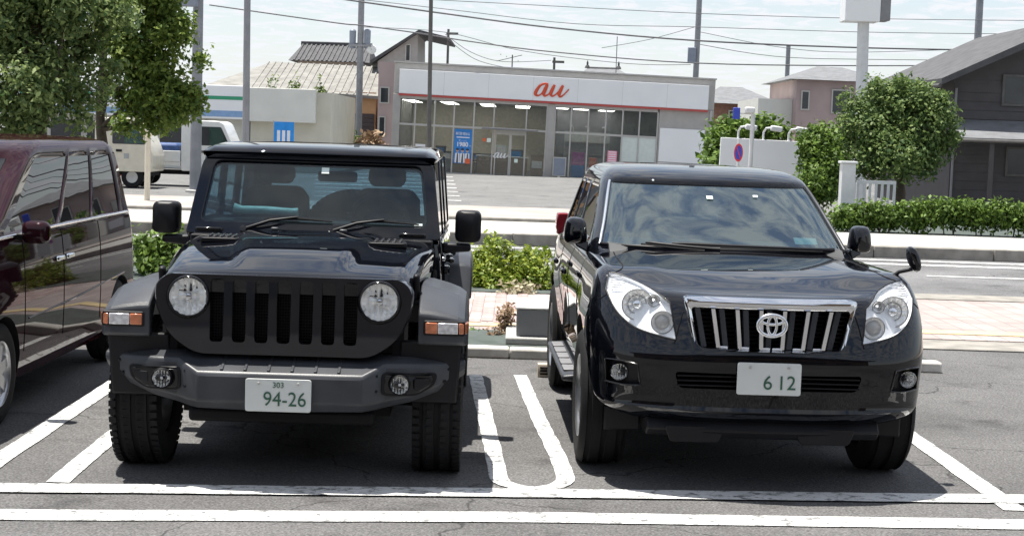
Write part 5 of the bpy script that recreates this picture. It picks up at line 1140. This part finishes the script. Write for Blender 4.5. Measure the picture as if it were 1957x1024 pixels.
# headlights
for s in (-1, 1):
    hl = MB().grid(patch(HB, HT, s, .0035, 26, 12)).build('headlight', 'glass_lens', PR, smooth=60)
    rr_ = patch_solid([(p[0]*.998, p[1]) for p in HB], HT, s, -.010, -.054, 26, 10)
    def rimp(o_):
        R = patch(HB, HT, s, o_, 26, 10); return R[0] + [r[-1] for r in R[1:-1]] + R[-1][::-1] + [r[0] for r in R[-2:0:-1]]
    MB().tube(rimp(.001), .0045, 6, closed=True).build('gasket', 'plastic_black', hl)
    def bowl(x, z, r, dep, off, m='reflector', fl=0, nm='reflector'):
        y, n_ = ys_(s*x, z); c = (s*x, y+off, z); mb = MB(); nn = 48; rings = []
        for q, h_ in [(1.08, .10), (1.0, -.05), (.96, .1), (.8, .45), (.55, .8), (.25, 1.)]:
            ring = []
            for j in range(nn):
                t = 2*math.pi*j/nn; ring.append((c[0]+q*r*math.cos(t), c[1]+dep*h_+(fl*math.sin(14*t) if .3 < q < .97 else 0), c[2]+q*r*math.sin(t)))
            rings.append(ring)
        mb.loft(rings, True, False); mb.build(nm, m, hl, smooth=30)
        for q_ in (1.06, .62): MB().tube([(c[0]+q_*r*math.cos(t), c[1]-.002+(dep*.55 if q_ < 1 else 0), c[2]+q_*r*math.sin(t)) for t in np.linspace(0, 2*math.pi, 33)[:-1]], .0022, 6, closed=True).build('trim_ring', 'alu_dark', hl)
        return c
    c = bowl(.685, .985, .078, .026, .008, fl=.003)
    MB().lathe([(.001, -.01), (.020, -.008), (.026, .0), (.028, .03)], (c[0], c[1]+.004, c[2]), 'y', 20).build('bulb', 'chrome', hl, smooth=50)
    c = bowl(.560, .905, .056, .022, .008, nm='projector_ring')
    MB().lathe([(.001, -.012), (.02, -.009), (.036, .0), (.040, .012)], (c[0], c[1]+.004, c[2]), 'y', 28).build('projector_lens', 'alu', hl, smooth=60)
    c = bowl(.60, 1.01, .03, .03, .016, nm='position_lamp')
    for k in range(6):
        z = 1.06+k*.010; x0_, x1_ = .735, .815-.002*k; P = []
        for i in range(6):
            x = x0_+(x1_-x0_)*i/5; y, n_ = ys_(s*x, z); P.append((s*x, y+.022, z))
        MB().tube(P, .0035, 6).build('indicator_rib', 'clear_lamp', hl)
    # fog lamp and pocket
    y, n_ = ys_(s*.775, .630); round_lamp(PR, 'fog_lamp', (s*.772, y+.012, .630), .042, .03, bezel='chrome')
    MB().tube([p for p in (lambda R: R[0] + [r[-1] for r in R[1:-1]] + R[-1][::-1] + [r[0] for r in R[-2:0:-1]])(patch(FB, FT, s, .002, 16, 6))], .005, 6, closed=True).build('fog_bezel', 'gloss_black', PR)
# grille: chrome surround, bars, fins, emblem
GO = rpoly([(-.402, .768), (.402, .768), (.462, 1.052), (-.462, 1.052)], [.05, .05, .035, .035], 4)
def gys(x): return -.885+.30*x*x
def gfr(po, pi, a, b): # curved frame
    R = [[(p[0], gys(p[0])+a, p[1]) for p in po], [(p[0], gys(p[0])+a-.016, p[1]*.5+q[1]*.5) if False else ((p[0]+q[0])/2, gys(p[0])+a-.016, (p[1]+q[1])/2) for p, q in zip(po, pi)], [(q[0], gys(q[0])+a, q[1]) for q in pi], [(q[0], gys(q[0])+b, q[1]) for q in pi], [(p[0], gys(p[0])+b, p[1]) for p in po]]
    return MB().loft(R+[R[0]], True, False)
def dense(poly, k=6):
    out = []
    for i in range(len(poly)):
        a, b = poly[i], poly[(i+1) % len(poly)]
        for j in range(k): out.append((a[0]+(b[0]-a[0])*j/k, a[1]+(b[1]-a[1])*j/k))
    return out
GI2 = rpoly([(-.375, .786), (.375, .786), (.422, .998), (-.422, .998)], [.035, .035, .025, .025], 4)
gf = gfr(dense(GO, 4), dense(GI2, 4), .0, .07).build('grille_surround', 'chrome', PR, smooth=60)
MB().prism(rpoly([(-.40, .77), (.40, .77), (.44, 1.02), (-.44, 1.02)], .02, 2), -.715, -.705).build('grille_back', 'dark_void', PR, smooth=0)
for k in range(6):
    x = -.2925+.117*k; tp = 1+.06; z0, z1 = .792, .994
    MB().loft([[(x*(.94+.12*t)+dx_*(1), gys(x)+dy_, z0+(z1-z0)*t) for dx_, dy_ in ((-.016, .0), (-.010, -.014), (.010, -.014), (.016, .0), (.013, .05), (-.013, .05))] for t in (0, .25, .5, .75, 1)]).build('grille_bar', 'chrome', PR, smooth=40)
    MB().obox((x*.93-.022*(1 if x > 0 else -1), gys(x)+.01, .793), (.055, .03, .014)).build('bar_foot', 'chrome_soft', PR, bevel=.005)
    xf = x+(.046 if x < 0 else -.046)
for k in range(7):
    xf = -.351+.117*k-.012
    MB().loft([[(xf*(.94+.12*t)+dx_, gys(xf)+dy_, .79+.205*t) for dx_, dy_ in ((-.016, .02), (.012, .012), (.012, .06), (-.016, .06))] for t in (0, .5, 1)]).build('grille_fin', 'plastic_grey', PR, smooth=0, bevel=.003)
for k in range(9): MB().box(-.42, .42, -.76, -.74, .80+k*.022, .806+k*.022).build('grille_slat', 'plastic_black', PR, smooth=0)
em = empty('emblem', (-.004, -.905, .918), parent=PR)
def ell(a, b, r, cz=0, n=40, name='ring'):
    MB().tube([(a*math.cos(t), 0, cz+b*math.sin(t)) for t in np.linspace(0, 2*math.pi, n+1)[:-1]], r, 8, closed=True, flat=(1, .7, 1)).build(name, 'chrome_soft', em, smooth=60)
ell(.074, .055, .0095); ell(.023, .049, .0075, .001); ell(.058, .021, .0075, .027)
# bumper details
for k in range(3): MB().box(-.48, .48, -.86+.0, -.80, .585+k*.025, .592+k*.025).build('intake_slat', 'plastic_black', PR, smooth=0)
number_plate(PR, (-.01, -.915, .640), .335, .168, '', '', '6 12', 0., 'plastic_black')
MB().loft([[(x, y, z) for y, z in ((-.845+.18*x*x, .345), (-.80+.18*x*x, .30), (-.45, .30), (-.45, .39), (-.80+.18*x*x, .40))] for x in (-.62, -.3, 0, .3, .62)]).build('under_guard', 'plastic_black', PR, bevel=.01)
for x in (-.36, .33): MB().prism(rpoly([(x-.14, .28), (x+.12, .28), (x+.15, .365), (x-.17, .365)], .02, 3), -.815, -.80).build('skid_plate', 'plastic_black', PR, bevel=.004)
MB().box(-.6, .6, -.3, 3.5, .30, .5).build('chassis', 'dark_void', PR, smooth=0)
for s in (-1, 1):
    MB().box(*sorted((s*.62, s*.82)), -.46, -.44, .27, .42).build('mud_guard', 'plastic_black', PR, bevel=.01)
    st_ = MB().loft([[(s*x, y, z) for x, z in ((.84, .36), (.985, .375), (.985, .405), (.84, .42))] for y in (.58, .62, 2.15, 2.2)]).build('side_step', 'plastic_grey', PR, bevel=.012)
    for k in range(5): MB().box(*sorted((s*.89, s*.965)), .75+k*.28, .97+k*.28, .413, .421).build('step_tread', 'alu_dark', st_, bevel=.003)
    for y in (1.28, 2.12): MB().obox((s*.955, y, .99), (.035, .20, .035)).build('door_handle', 'prado_paint', PR, bevel=.014, seg=3)
    for yy in (.62, 1.55, 2.35): 
        P = []
        for z in np.linspace(.52, 1.12, 12):
            h, n_, i, dd = bv.ray_cast(Vector((s*3, yy+(.12*sstep(.6, .5, z) if yy < 1 else (-.25*sstep(.95, .55, z) if yy > 2 else 0)), z)), Vector((-s, 0, 0)))
            if h: P.append(h[:])
        if len(P) > 3: MB().tube(P, .003, 5).build('panel_seam', 'dark_void', PR, smooth=60)
    MB().loft([[(s*(x-.02*abs(t-.5)), y, 1.08+.17*t) for x, y in ((.78, 3.62), (.868, 3.60), (.872, 3.70), (.78, 3.78))] for t in (0, .3, .5, .7, 1)]).build('tail_light', 'red_lamp', PR, bevel=.012)
    # door mirror
    sp_ = lambda v: math.copysign(abs(v)**.55, v)
    mr = MB().loft([[(s*(.905+(.070-.010*sp_(math.sin(a_)))*sp_(math.cos(a_))*k_), .985+y_+.03*sp_(math.cos(a_))*.6, 1.268+.086*sp_(math.sin(a_))*k_) for a_ in np.linspace(0, 2*math.pi, 33)[:-1]] for y_, k_ in ((-.095, .35), (-.088, .62), (-.065, .86), (-.03, .97), (.02, 1.0), (.05, .98))]).build('door_mirror', 'prado_paint', PR, smooth=50)
    MB().loft([[(s*.83, y, z) for y, z in ((.88, 1.14), (1.02, 1.14), (1.02, 1.21), (.90, 1.21))], [(s*.905, y, z) for y, z in ((.93, 1.175), (1.02, 1.175), (1.02, 1.21), (.93, 1.21))]]).build('mirror_stalk', 'gloss_black', mr, bevel=.01)
    MB().lathe([(.001, .05), (.055, .05), (.055, .058), (.001, .058)], (s*.905, .985, 1.268), 'y', 24, sz=1.3).build('mirror_glass', 'chrome', mr)
# parking mirror on the right-hand fender
fm = MB().tube([(.79, -.22, 1.125), (.83, -.23, 1.165), (.90, -.25, 1.185)], [.016, .011, .011], 8).build('fender_mirror', 'plastic_black', PR, smooth=60)
MB().loft([[(.905+.035*math.cos(a_)*k_+dx_, -.25+y_, 1.24+.052*math.sin(a_)*k_-dx_*1.0) for a_ in np.linspace(0, 2*math.pi, 17)[:-1] for dx_ in (-.02*math.sin(a_),)] for y_, k_ in ((-.04, .4), (-.03, .85), (0, 1), (.03, .95))]).build('mirror_head', 'gloss_black', fm, smooth=50)
# greenhouse
GL = [(1.10, .835, .36, 3.66, .52), (1.165, .830, .445, 3.66, .52), (1.20, .818, .515, 3.65, .52), (1.225, .808, .556, 3.64, .51), (1.265, .796, .622, 3.63, .505), (1.30, .783, .684, 3.62, .50), (1.34, .770, .758, 3.60, .495), (1.38, .758, .836, 3.59, .49), (1.42, .746, .918, 3.57, .48), (1.46, .734, 1.003, 3.55, .47), (1.50, .722, 1.092, 3.52, .46), (1.53, .712, 1.16, 3.50, .45), (1.555, .703, 1.22, 3.48, .445), (1.575, .695, 1.268, 3.46, .44), (1.61, .676, 1.345, 3.42, .44), (1.64, .648, 1.46, 3.38, .44), (1.66, .607, 1.60, 3.30, .46), (1.673, .55, 1.75, 3.2, .48), (1.681, .45, 1.9, 3.05, .5), (1.684, .25, 2.1, 2.8, .4), (1.685, .02, 2.4, 2.5, .04)]
AF = [0, 6, 12, 18, 24, 30, 36, 41, 46, 50, 54, 58, 62, 66, 69, 72, 75, 80, 85, 90]
SD = [0, .05, .12, .20, .27, .34, .41, .445, .475, .53, .60, .67, .715, .755, .80, .86, .90, .94, 1.0]
def gring(L):
    z, Wd, yf, yr, D = L; n = 2.45; o_ = []
    for a in AF:
        a = R_(a); o_.append((Wd*math.sin(a)**(2/n), yf+D*(1-max(0, math.cos(a))**(2/n)), z))
    y0, y1 = yf+D, yr-min(.35, (yr-yf)*.2)
    for t in SD[1:]: o_.append((Wd, y0+(y1-y0)*t, z))
    for a in (15, 30, 45, 60, 75, 90):
        a = R_(a); o_.append((Wd*max(0, math.cos(a))**.7, y1+(yr-y1)*math.sin(a)**.7, z))
    return o_
G = [gring(L) for L in GL]; nh_ = len(G[0]); NA = len(AF)
iws = AF.index(66)
def is_win(i, j):
    """windows of the half greenhouse: i level, j position"""
    z0, z1 = GL[i][0], GL[i+1][0]
    if j < iws: return 'ws' if z0 >= 1.199 and z1 <= 1.58 else None
    k = j-(NA-1)
    if 1.22 <= z0 and z1 <= 1.54 and k >= 0:
        a, b = SD[k] if k < len(SD) else 2, SD[k+1] if k+1 < len(SD) else 2
        if b <= .42: return 'f' if not (z0 > 1.5 and a < .02) else 'f'
        if .47 <= a and b <= .72: return 'r'
        if .75 <= a and b <= .945: return 'q'
        if k >= len(SD)+1: return 'b'
    return None
pil = MB(); panes = {}
allf = []
for s in (1, -1):
    for i in range(len(GL)-1):
        for j in range(nh_-1):
            V = [G[i][j], G[i][j+1], G[i+1][j+1], G[i+1][j]]; V = [(s*p[0], p[1], p[2]) for p in V]
            if s < 0: V = V[::-1]
            w = is_win(i, j)
            if w is None: pil.add(V, [(0, 1, 2, 3)])
            else: panes.setdefault(w if w in ('ws', 'b') else (w, s), MB()).add(V, [(0, 1, 2, 3)])
gp = pil.build('cabin_shell', 'prado_paint', PR, smooth=42)
q = gp.modifiers.new('t', 'SOLIDIFY'); q.thickness = .022; q.offset = -1
for k, mb in panes.items():
    mb.v = [(p[0]*.994, p[1]+(.010 if k == 'ws' else 0), p[2]-.003) for p in mb.v]
    o_ = mb.build({'ws': 'windshield', 'b': 'rear_window'}.get(k, 'side_window'), 'glass_prado' if k == 'ws' else 'glass_dark', PR, smooth=60)
def gsurf(a, z, off=.0):
    n = 2.45; Wd = lin(z, [l[0] for l in GL], [l[1] for l in GL]); yf = lin(z, [l[0] for l in GL], [l[2] for l in GL]); D = lin(z, [l[0] for l in GL], [l[4] for l in GL])
    a = R_(a); s = 1 if a >= 0 else -1; a = abs(a)
    return Vector((s*(Wd*math.sin(a)**(2/n)+off*.5), yf+D*(1-math.cos(a)**(2/n))-off, z))
for s in (-1, 1): MB().tube([gsurf(s*67.5, z, .003)[:] for z in np.linspace(1.20, 1.575, 14)], .010, 8).build('pillar_trim', 'chrome_soft' if s < 0 else 'plastic_grey', PR, smooth=60)
MB().tube([gsurf(a, 1.205, .002)[:] for a in np.linspace(-66, 66, 30)], .011, 6).build('cowl_seal', 'plastic_black', PR, smooth=60)
def pwiper(a0, z0, a1, z1):
    P = [gsurf(a0+(a1-a0)*t, z0+(z1-z0)*t, .022) for t in np.linspace(0, 1, 12)]
    o_ = MB().tube([p[:] for p in P], [.016]+[.012]*10+[.006], 8).build('wiper_arm', 'plastic_black', PR, smooth=60)
    MB().tube([gsurf(a0-2+(a1-a0)*t*1.02, z0-.012+(z1-z0)*t, .014)[:] for t in np.linspace(.1, 1, 12)], .008, 6).build('wiper_blade', 'rubber', o_, smooth=60)
pwiper(50, 1.215, -20, 1.235); pwiper(-2, 1.208, -33, 1.232)
p_ = gsurf(-5, 1.525, .001)
def sticker(a, z, w, h, m='sticker', nm='window_sticker'):
    c = gsurf(a, z, -.002); MB().obox(c, (w, .003, h), (R_(-66)+math.pi/2 - math.pi/2 + R_(0), 0, 0)).build(nm, m, PR, smooth=0)
c = gsurf(-2, 1.50, .004); MB().obox(c, (.04, .003, .036), (R_(-62), 0, 0)).build('inspection_sticker', 'sticker', PR, smooth=0)
c = gsurf(16, 1.515, .004); MB().obox(c, (.03, .003, .022), (R_(-62), 0, 0)).build('round_sticker', 'sticker', PR, smooth=0)
# interior
MB().loft([[(x, y+.10*x*x, z) for y, z in ((.55, 1.17), (.62, 1.212), (1.0, 1.235), (1.15, 1.20), (1.15, 1.16))] for x in np.linspace(-.72, .72, 9)]).build('dashboard', 'dash_grey', PR, smooth=40)
for s in (-1, 1):
    se = MB().loft([[(s*.38+x*w, y, z) for x, y in ((-1, -.06), (1, -.06), (1, .08), (-1, .08))] for z, w in ((1.16, .23), (1.36, .22), (1.43, .17))]).build('seat_back', 'seat_beige', PR, bevel=.04, seg=3, loc=(0, 1.95, 0))
    MB().loft([[(s*.38+x*w, y, z) for x, y in ((-1, -.05), (1, -.05), (1, .05), (-1, .05))] for z, w in ((1.44, .10), (1.48, .125), (1.54, .12), (1.57, .09))]).build('headrest', 'seat_beige', se, bevel=.03, seg=3)
t_ = MB(); t_.tube([(-.36+.19*math.cos(a_), 1.22+.10*math.sin(a_), 1.21+.15*math.sin(a_)) for a_ in np.linspace(0, 2*math.pi, 33)[:-1]], .017, 8, closed=True); sw_ = t_.build('steering_wheel', 'dash_grey', PR, smooth=60)
MB().obox((-.36, 1.22, 1.21), (.17, .05, .10), (.5, 0, 0)).build('hub', 'dash_grey', sw_, bevel=.02)
MB().prism(rpoly([(-.12, -.03), (.12, -.03), (.12, .03), (-.12, .03)], .02, 3), -.02, .02).build('rear_view_mirror', 'dash', PR, loc=(.02, 1.42, 1.515), bevel=.006)
for s in (-1, 1):
    for y in (0, 2.79): wheel(PR, s*.805, y, .385, .262, s, .235, 6, 'alloy', False)
o_ = MB().box(-.07, .07, 0, .10, 0, .006).build('dashboard_paper', 'sticker', smooth=0); o_.location = (PR.location.x+.50, PR.location.y+.83, 1.232); o_.rotation_euler = (R_(20), 0, 0)
tag(o_, 'pale paper pass lying at the lower corner behind the curved windshield', 'paper')
# ================================================================ MAROON MINIVAN (left edge)
VN = empty('minivan', (-3.92, 9.72, 0), R_(0.), 'maroon minivan parked at the left edge with dark side windows', 'car')
VL = [(.22, .80), (.28, .84), (.40, .86), (.60, .868), (.80, .868), (.95, .862), (1.06, .85), (1.12, .838)]
def vring(z, w, y0, y1, r=.22, rr=.16): return [(p[0], p[1], z) for p in rpoly([(-w, y0), (w, y0), (w, y1), (-w, y1)], [r*1.8, r*1.8, rr, rr], 6)]
rings = []
for z, w in VL: rings.append(vring(z, w, lin(z, [.22, .4, .7, 1.12], [-.86, -.95, -.93, -.70]), lin(z, [.22, .5, 1.12], [3.38, 3.45, 3.40])))
# hood slopes up to the cowl
vb = MB().loft(rings).build('body', ['maroon_paint', 'dark_void'], None, smooth=40)
cut = [MB().lathe([(.001, s*.55), (.355, s*.55), (.355, s*1.1), (.001, s*1.1)], (0, y, .31), 'x', 32).build('c', 'dark_void', smooth=0) for s in (-1, 1) for y in (0, 2.90)]
boolcut(vb, cut); vb.parent = VN
VG = [(1.10, .835, -.62, 3.40), (1.16, .825, -.40, 3.39), (1.25, .808, -.15, 3.37), (1.45, .772, .25, 3.33), (1.60, .742, .58, 3.28), (1.66, .722, .76, 3.24), (1.70, .68, 1.0, 3.16), (1.725, .58, 1.25, 3.05), (1.735, .30, 1.6, 2.8)]
# dark glass band and body-colour shell
NYV = [0, .06, .12, .20, .30, .40, .425, .55, .66, .685, .80, .92, .95, 1.0]
def vr(L):
    z, w, y0, y1 = L; o_ = [(w*t, y0+.16*(t**3)*1.2, z) for t in np.linspace(0, .88, 8)]
    o_ += [(w, y0+.30+(y1-.12-y0-.30)*t, z) for t in NYV]; o_ += [(w*.9, y1-.02, z), (w*.5, y1, z), (0, y1, z)]
    return o_
VR = [vr(L) for L in VG]; pil = MB(); pan = {}
for s in (1, -1):
    for i in range(len(VG)-1):
        for j in range(len(VR[0])-1):
            V = [VR[i][j], VR[i][j+1], VR[i+1][j+1], VR[i+1][j]]; V = [(s*p[0], p[1], p[2]) for p in V]
            if s < 0: V = V[::-1]
            z0, z1 = VG[i][0], VG[i+1][0]; k = None
            if 1.15 <= z0 and z1 <= 1.61:
                if j < 7: k = 'windshield'
                elif j >= 8 and j-8 < len(NYV)-1:
                    a, b = NYV[j-8], NYV[j-7]
                    if .05 <= a and b <= .41: k = ('f', s)
                    elif .42 <= a and b <= .67: k = ('m', s)
                    elif .68 <= a and b <= .93: k = ('r', s)
                elif j > 8+len(NYV)-1: k = 'rear_window'
            if k is None: pil.add(V, [(0, 1, 2, 3)])
            else: pan.setdefault(k, MB()).add(V, [(0, 1, 2, 3)])
o_ = pil.build('cabin_shell', 'maroon_paint', VN, smooth=42); q = o_.modifiers.new('t', 'SOLIDIFY'); q.thickness = .02; q.offset = -1
MB().add([(-.3, 1.6, 1.735), (.3, 1.6, 1.735), (.3, 2.8, 1.735), (-.3, 2.8, 1.735)], [(0, 1, 2, 3)]).build('roof_centre', 'maroon_paint', VN, smooth=0)
for k, mb in pan.items():
    mb.v = [(p[0]*.993, p[1], p[2]) for p in mb.v]; mb.build(k if isinstance(k, str) else 'side_window', 'glass_dark', VN, smooth=60)
for s in (-1, 1):
    MB().tube([(s*.846, -.1, 1.135), (s*.836, 1.2, 1.145), (s*.836, 3.2, 1.145)], .010, 6).build('window_trim', 'chrome_soft', VN, smooth=60)
    for y in (1.18, 1.42): MB().obox((s*.872, y, .93), (.03, .17, .035)).build('door_handle', 'chrome_soft', VN, bevel=.012)
    mr = MB().obox((s*.97, .30, 1.16), (.17, .12, .14)).build('door_mirror', 'maroon_paint', VN, bevel=.045, seg=3); MB().obox((s*.87, .32, 1.13), (.09, .06, .04)).build('mirror_stalk', 'plastic_black', mr, bevel=.01)
    for yy in (.42, 1.30, 2.28): MB().tube([(s*(w+.0005), yy, z) for z, w in VL[2:]], .003, 5).build('panel_seam', 'dark_void', VN)
    MB().tube([(s*.868, .5, .60), (s*.872, 1.5, .62), (s*.868, 3.0, .68)], .006, 5).build('side_moulding', 'maroon_paint', VN)
    MB().loft([[(s*.66, 3.36, z), (s*.80, 3.34, z), (s*.80, 3.43, z), (s*.66, 3.465, z)] for z in (.85, 1.15)]).build('tail_light', 'red_lamp', VN, bevel=.01)
    MB().prism(rpoly([(s*.45, .62), (s*.80, .68), (s*.80, .80), (s*.5, .75)], .02, 2), -.955, -.70).build('headlight', 'clear_lamp', VN, bevel=.01)
    for y in (0, 2.90): wheel(VN, s*.755, y, .315, .20, s, .20, 7, 'alloy', False)
MB().box(-.45, .45, -.962, -.94, .42, .60).build('grille', 'plastic_black', VN, bevel=.01)
MB().box(-.55, .55, -.4, 3.2, .18, .30).build('chassis', 'dark_void', VN, smooth=0)
for s in (-1, 1): MB().obox((s*.36, 1.0, 1.25), (.44, .12, .50)).build('seat_back', 'seat_fabric', VN, bevel=.05)
# ================================================================ SMALL TRUCKS ACROSS THE ROAD
def kei_truck(px0, px1, Y, label, cab='truck_white', bed='tarp_blue', z0=.16):
    a = at(px0, 355, Y); b = at(px1, 355, Y); L = b.x-a.x; sc = L/1.5
    e = empty('light_truck', (b.x, Y, z0), 0, label, 'truck')
    c = MB().prism(rpoly([(-1.5*sc, .42*sc), (-.02*sc, .42*sc), (0, .80*sc), (-.10*sc, 1.10*sc), (-.38*sc, 1.72*sc), (-.52*sc, 1.78*sc), (-1.42*sc, 1.78*sc), (-1.5*sc, 1.70*sc)], .06*sc, 3), 0, 1.4*sc).build('cab', cab, e, bevel=.03)
    MB().prism(rpoly([(-1.05*sc, 1.12*sc), (-.20*sc, 1.12*sc), (-.44*sc, 1.62*sc), (-1.05*sc, 1.62*sc)], .04*sc, 3), -.006, -.001).build('side_window', 'window_dark', e, smooth=0)
    MB().prism(rpoly([(-.75*sc, 1.14*sc), (-.25*sc, 1.14*sc), (-.46*sc, 1.60*sc), (-.75*sc, 1.60*sc)], .03*sc, 3), -.010, -.0065).build('quarter_window', 'glass_green', e, smooth=0)
    MB().box(-.95*sc, -.80*sc, -.02, -.001, .92*sc, .98*sc).build('door_handle', 'plastic_black', e, smooth=0)
    MB().box(-.75*sc, -.62*sc, -.008, -.001, .75*sc, .88*sc).build('door_mark', 'shelf_grey', e, smooth=0)
    MB().box(-3.3*sc, -1.52*sc, .02, 1.38*sc, .55*sc, .66*sc).build('bed_floor', cab, e, smooth=0)
    MB().box(-3.3*sc, -1.52*sc, 0, .03, .661*sc, .95*sc).build('bed_side', cab, e, bevel=.01); MB().box(-3.3*sc, -1.52*sc, 1.35*sc, 1.38*sc, .661*sc, .95*sc).build('bed_side', cab, e, smooth=0)
    if bed: MB().box(-3.2*sc, -1.58*sc, .06, 1.30*sc, .662*sc, 1.15*sc).build('load', bed, e, bevel=.08)
    MB().box(-3.2*sc, -.1*sc, .2, 1.2*sc, .32*sc, .419*sc).build('chassis', 'dark_void', e, smooth=0)
    for x in (-.55, -2.6):
        for y in (.12, 1.28*sc):
            ty = MB().lathe([(.15*sc, -.07), (.25*sc, -.08), (.28*sc, -.05), (.28*sc, .05), (.25*sc, .08), (.15*sc, .07)], (x*sc, y, .28*sc), 'y', 20).build('tyre', 'rubber', e, smooth=40)
            MB().lathe([(.001, -.03), (.08*sc, -.05), (.16*sc, -.06), (.16*sc, .05), (.001, .04)], (x*sc, y, .28*sc), 'y', 16).build('rim', 'alu', ty, smooth=40)
    return e
kei_truck(345, 452, 43, 'white light truck with a blue load left of the grey street pole')
kei_truck(180, 292, 41, 'cream-coloured light truck half hidden behind the maroon minivan', 'cream_paint', 'cream_paint')
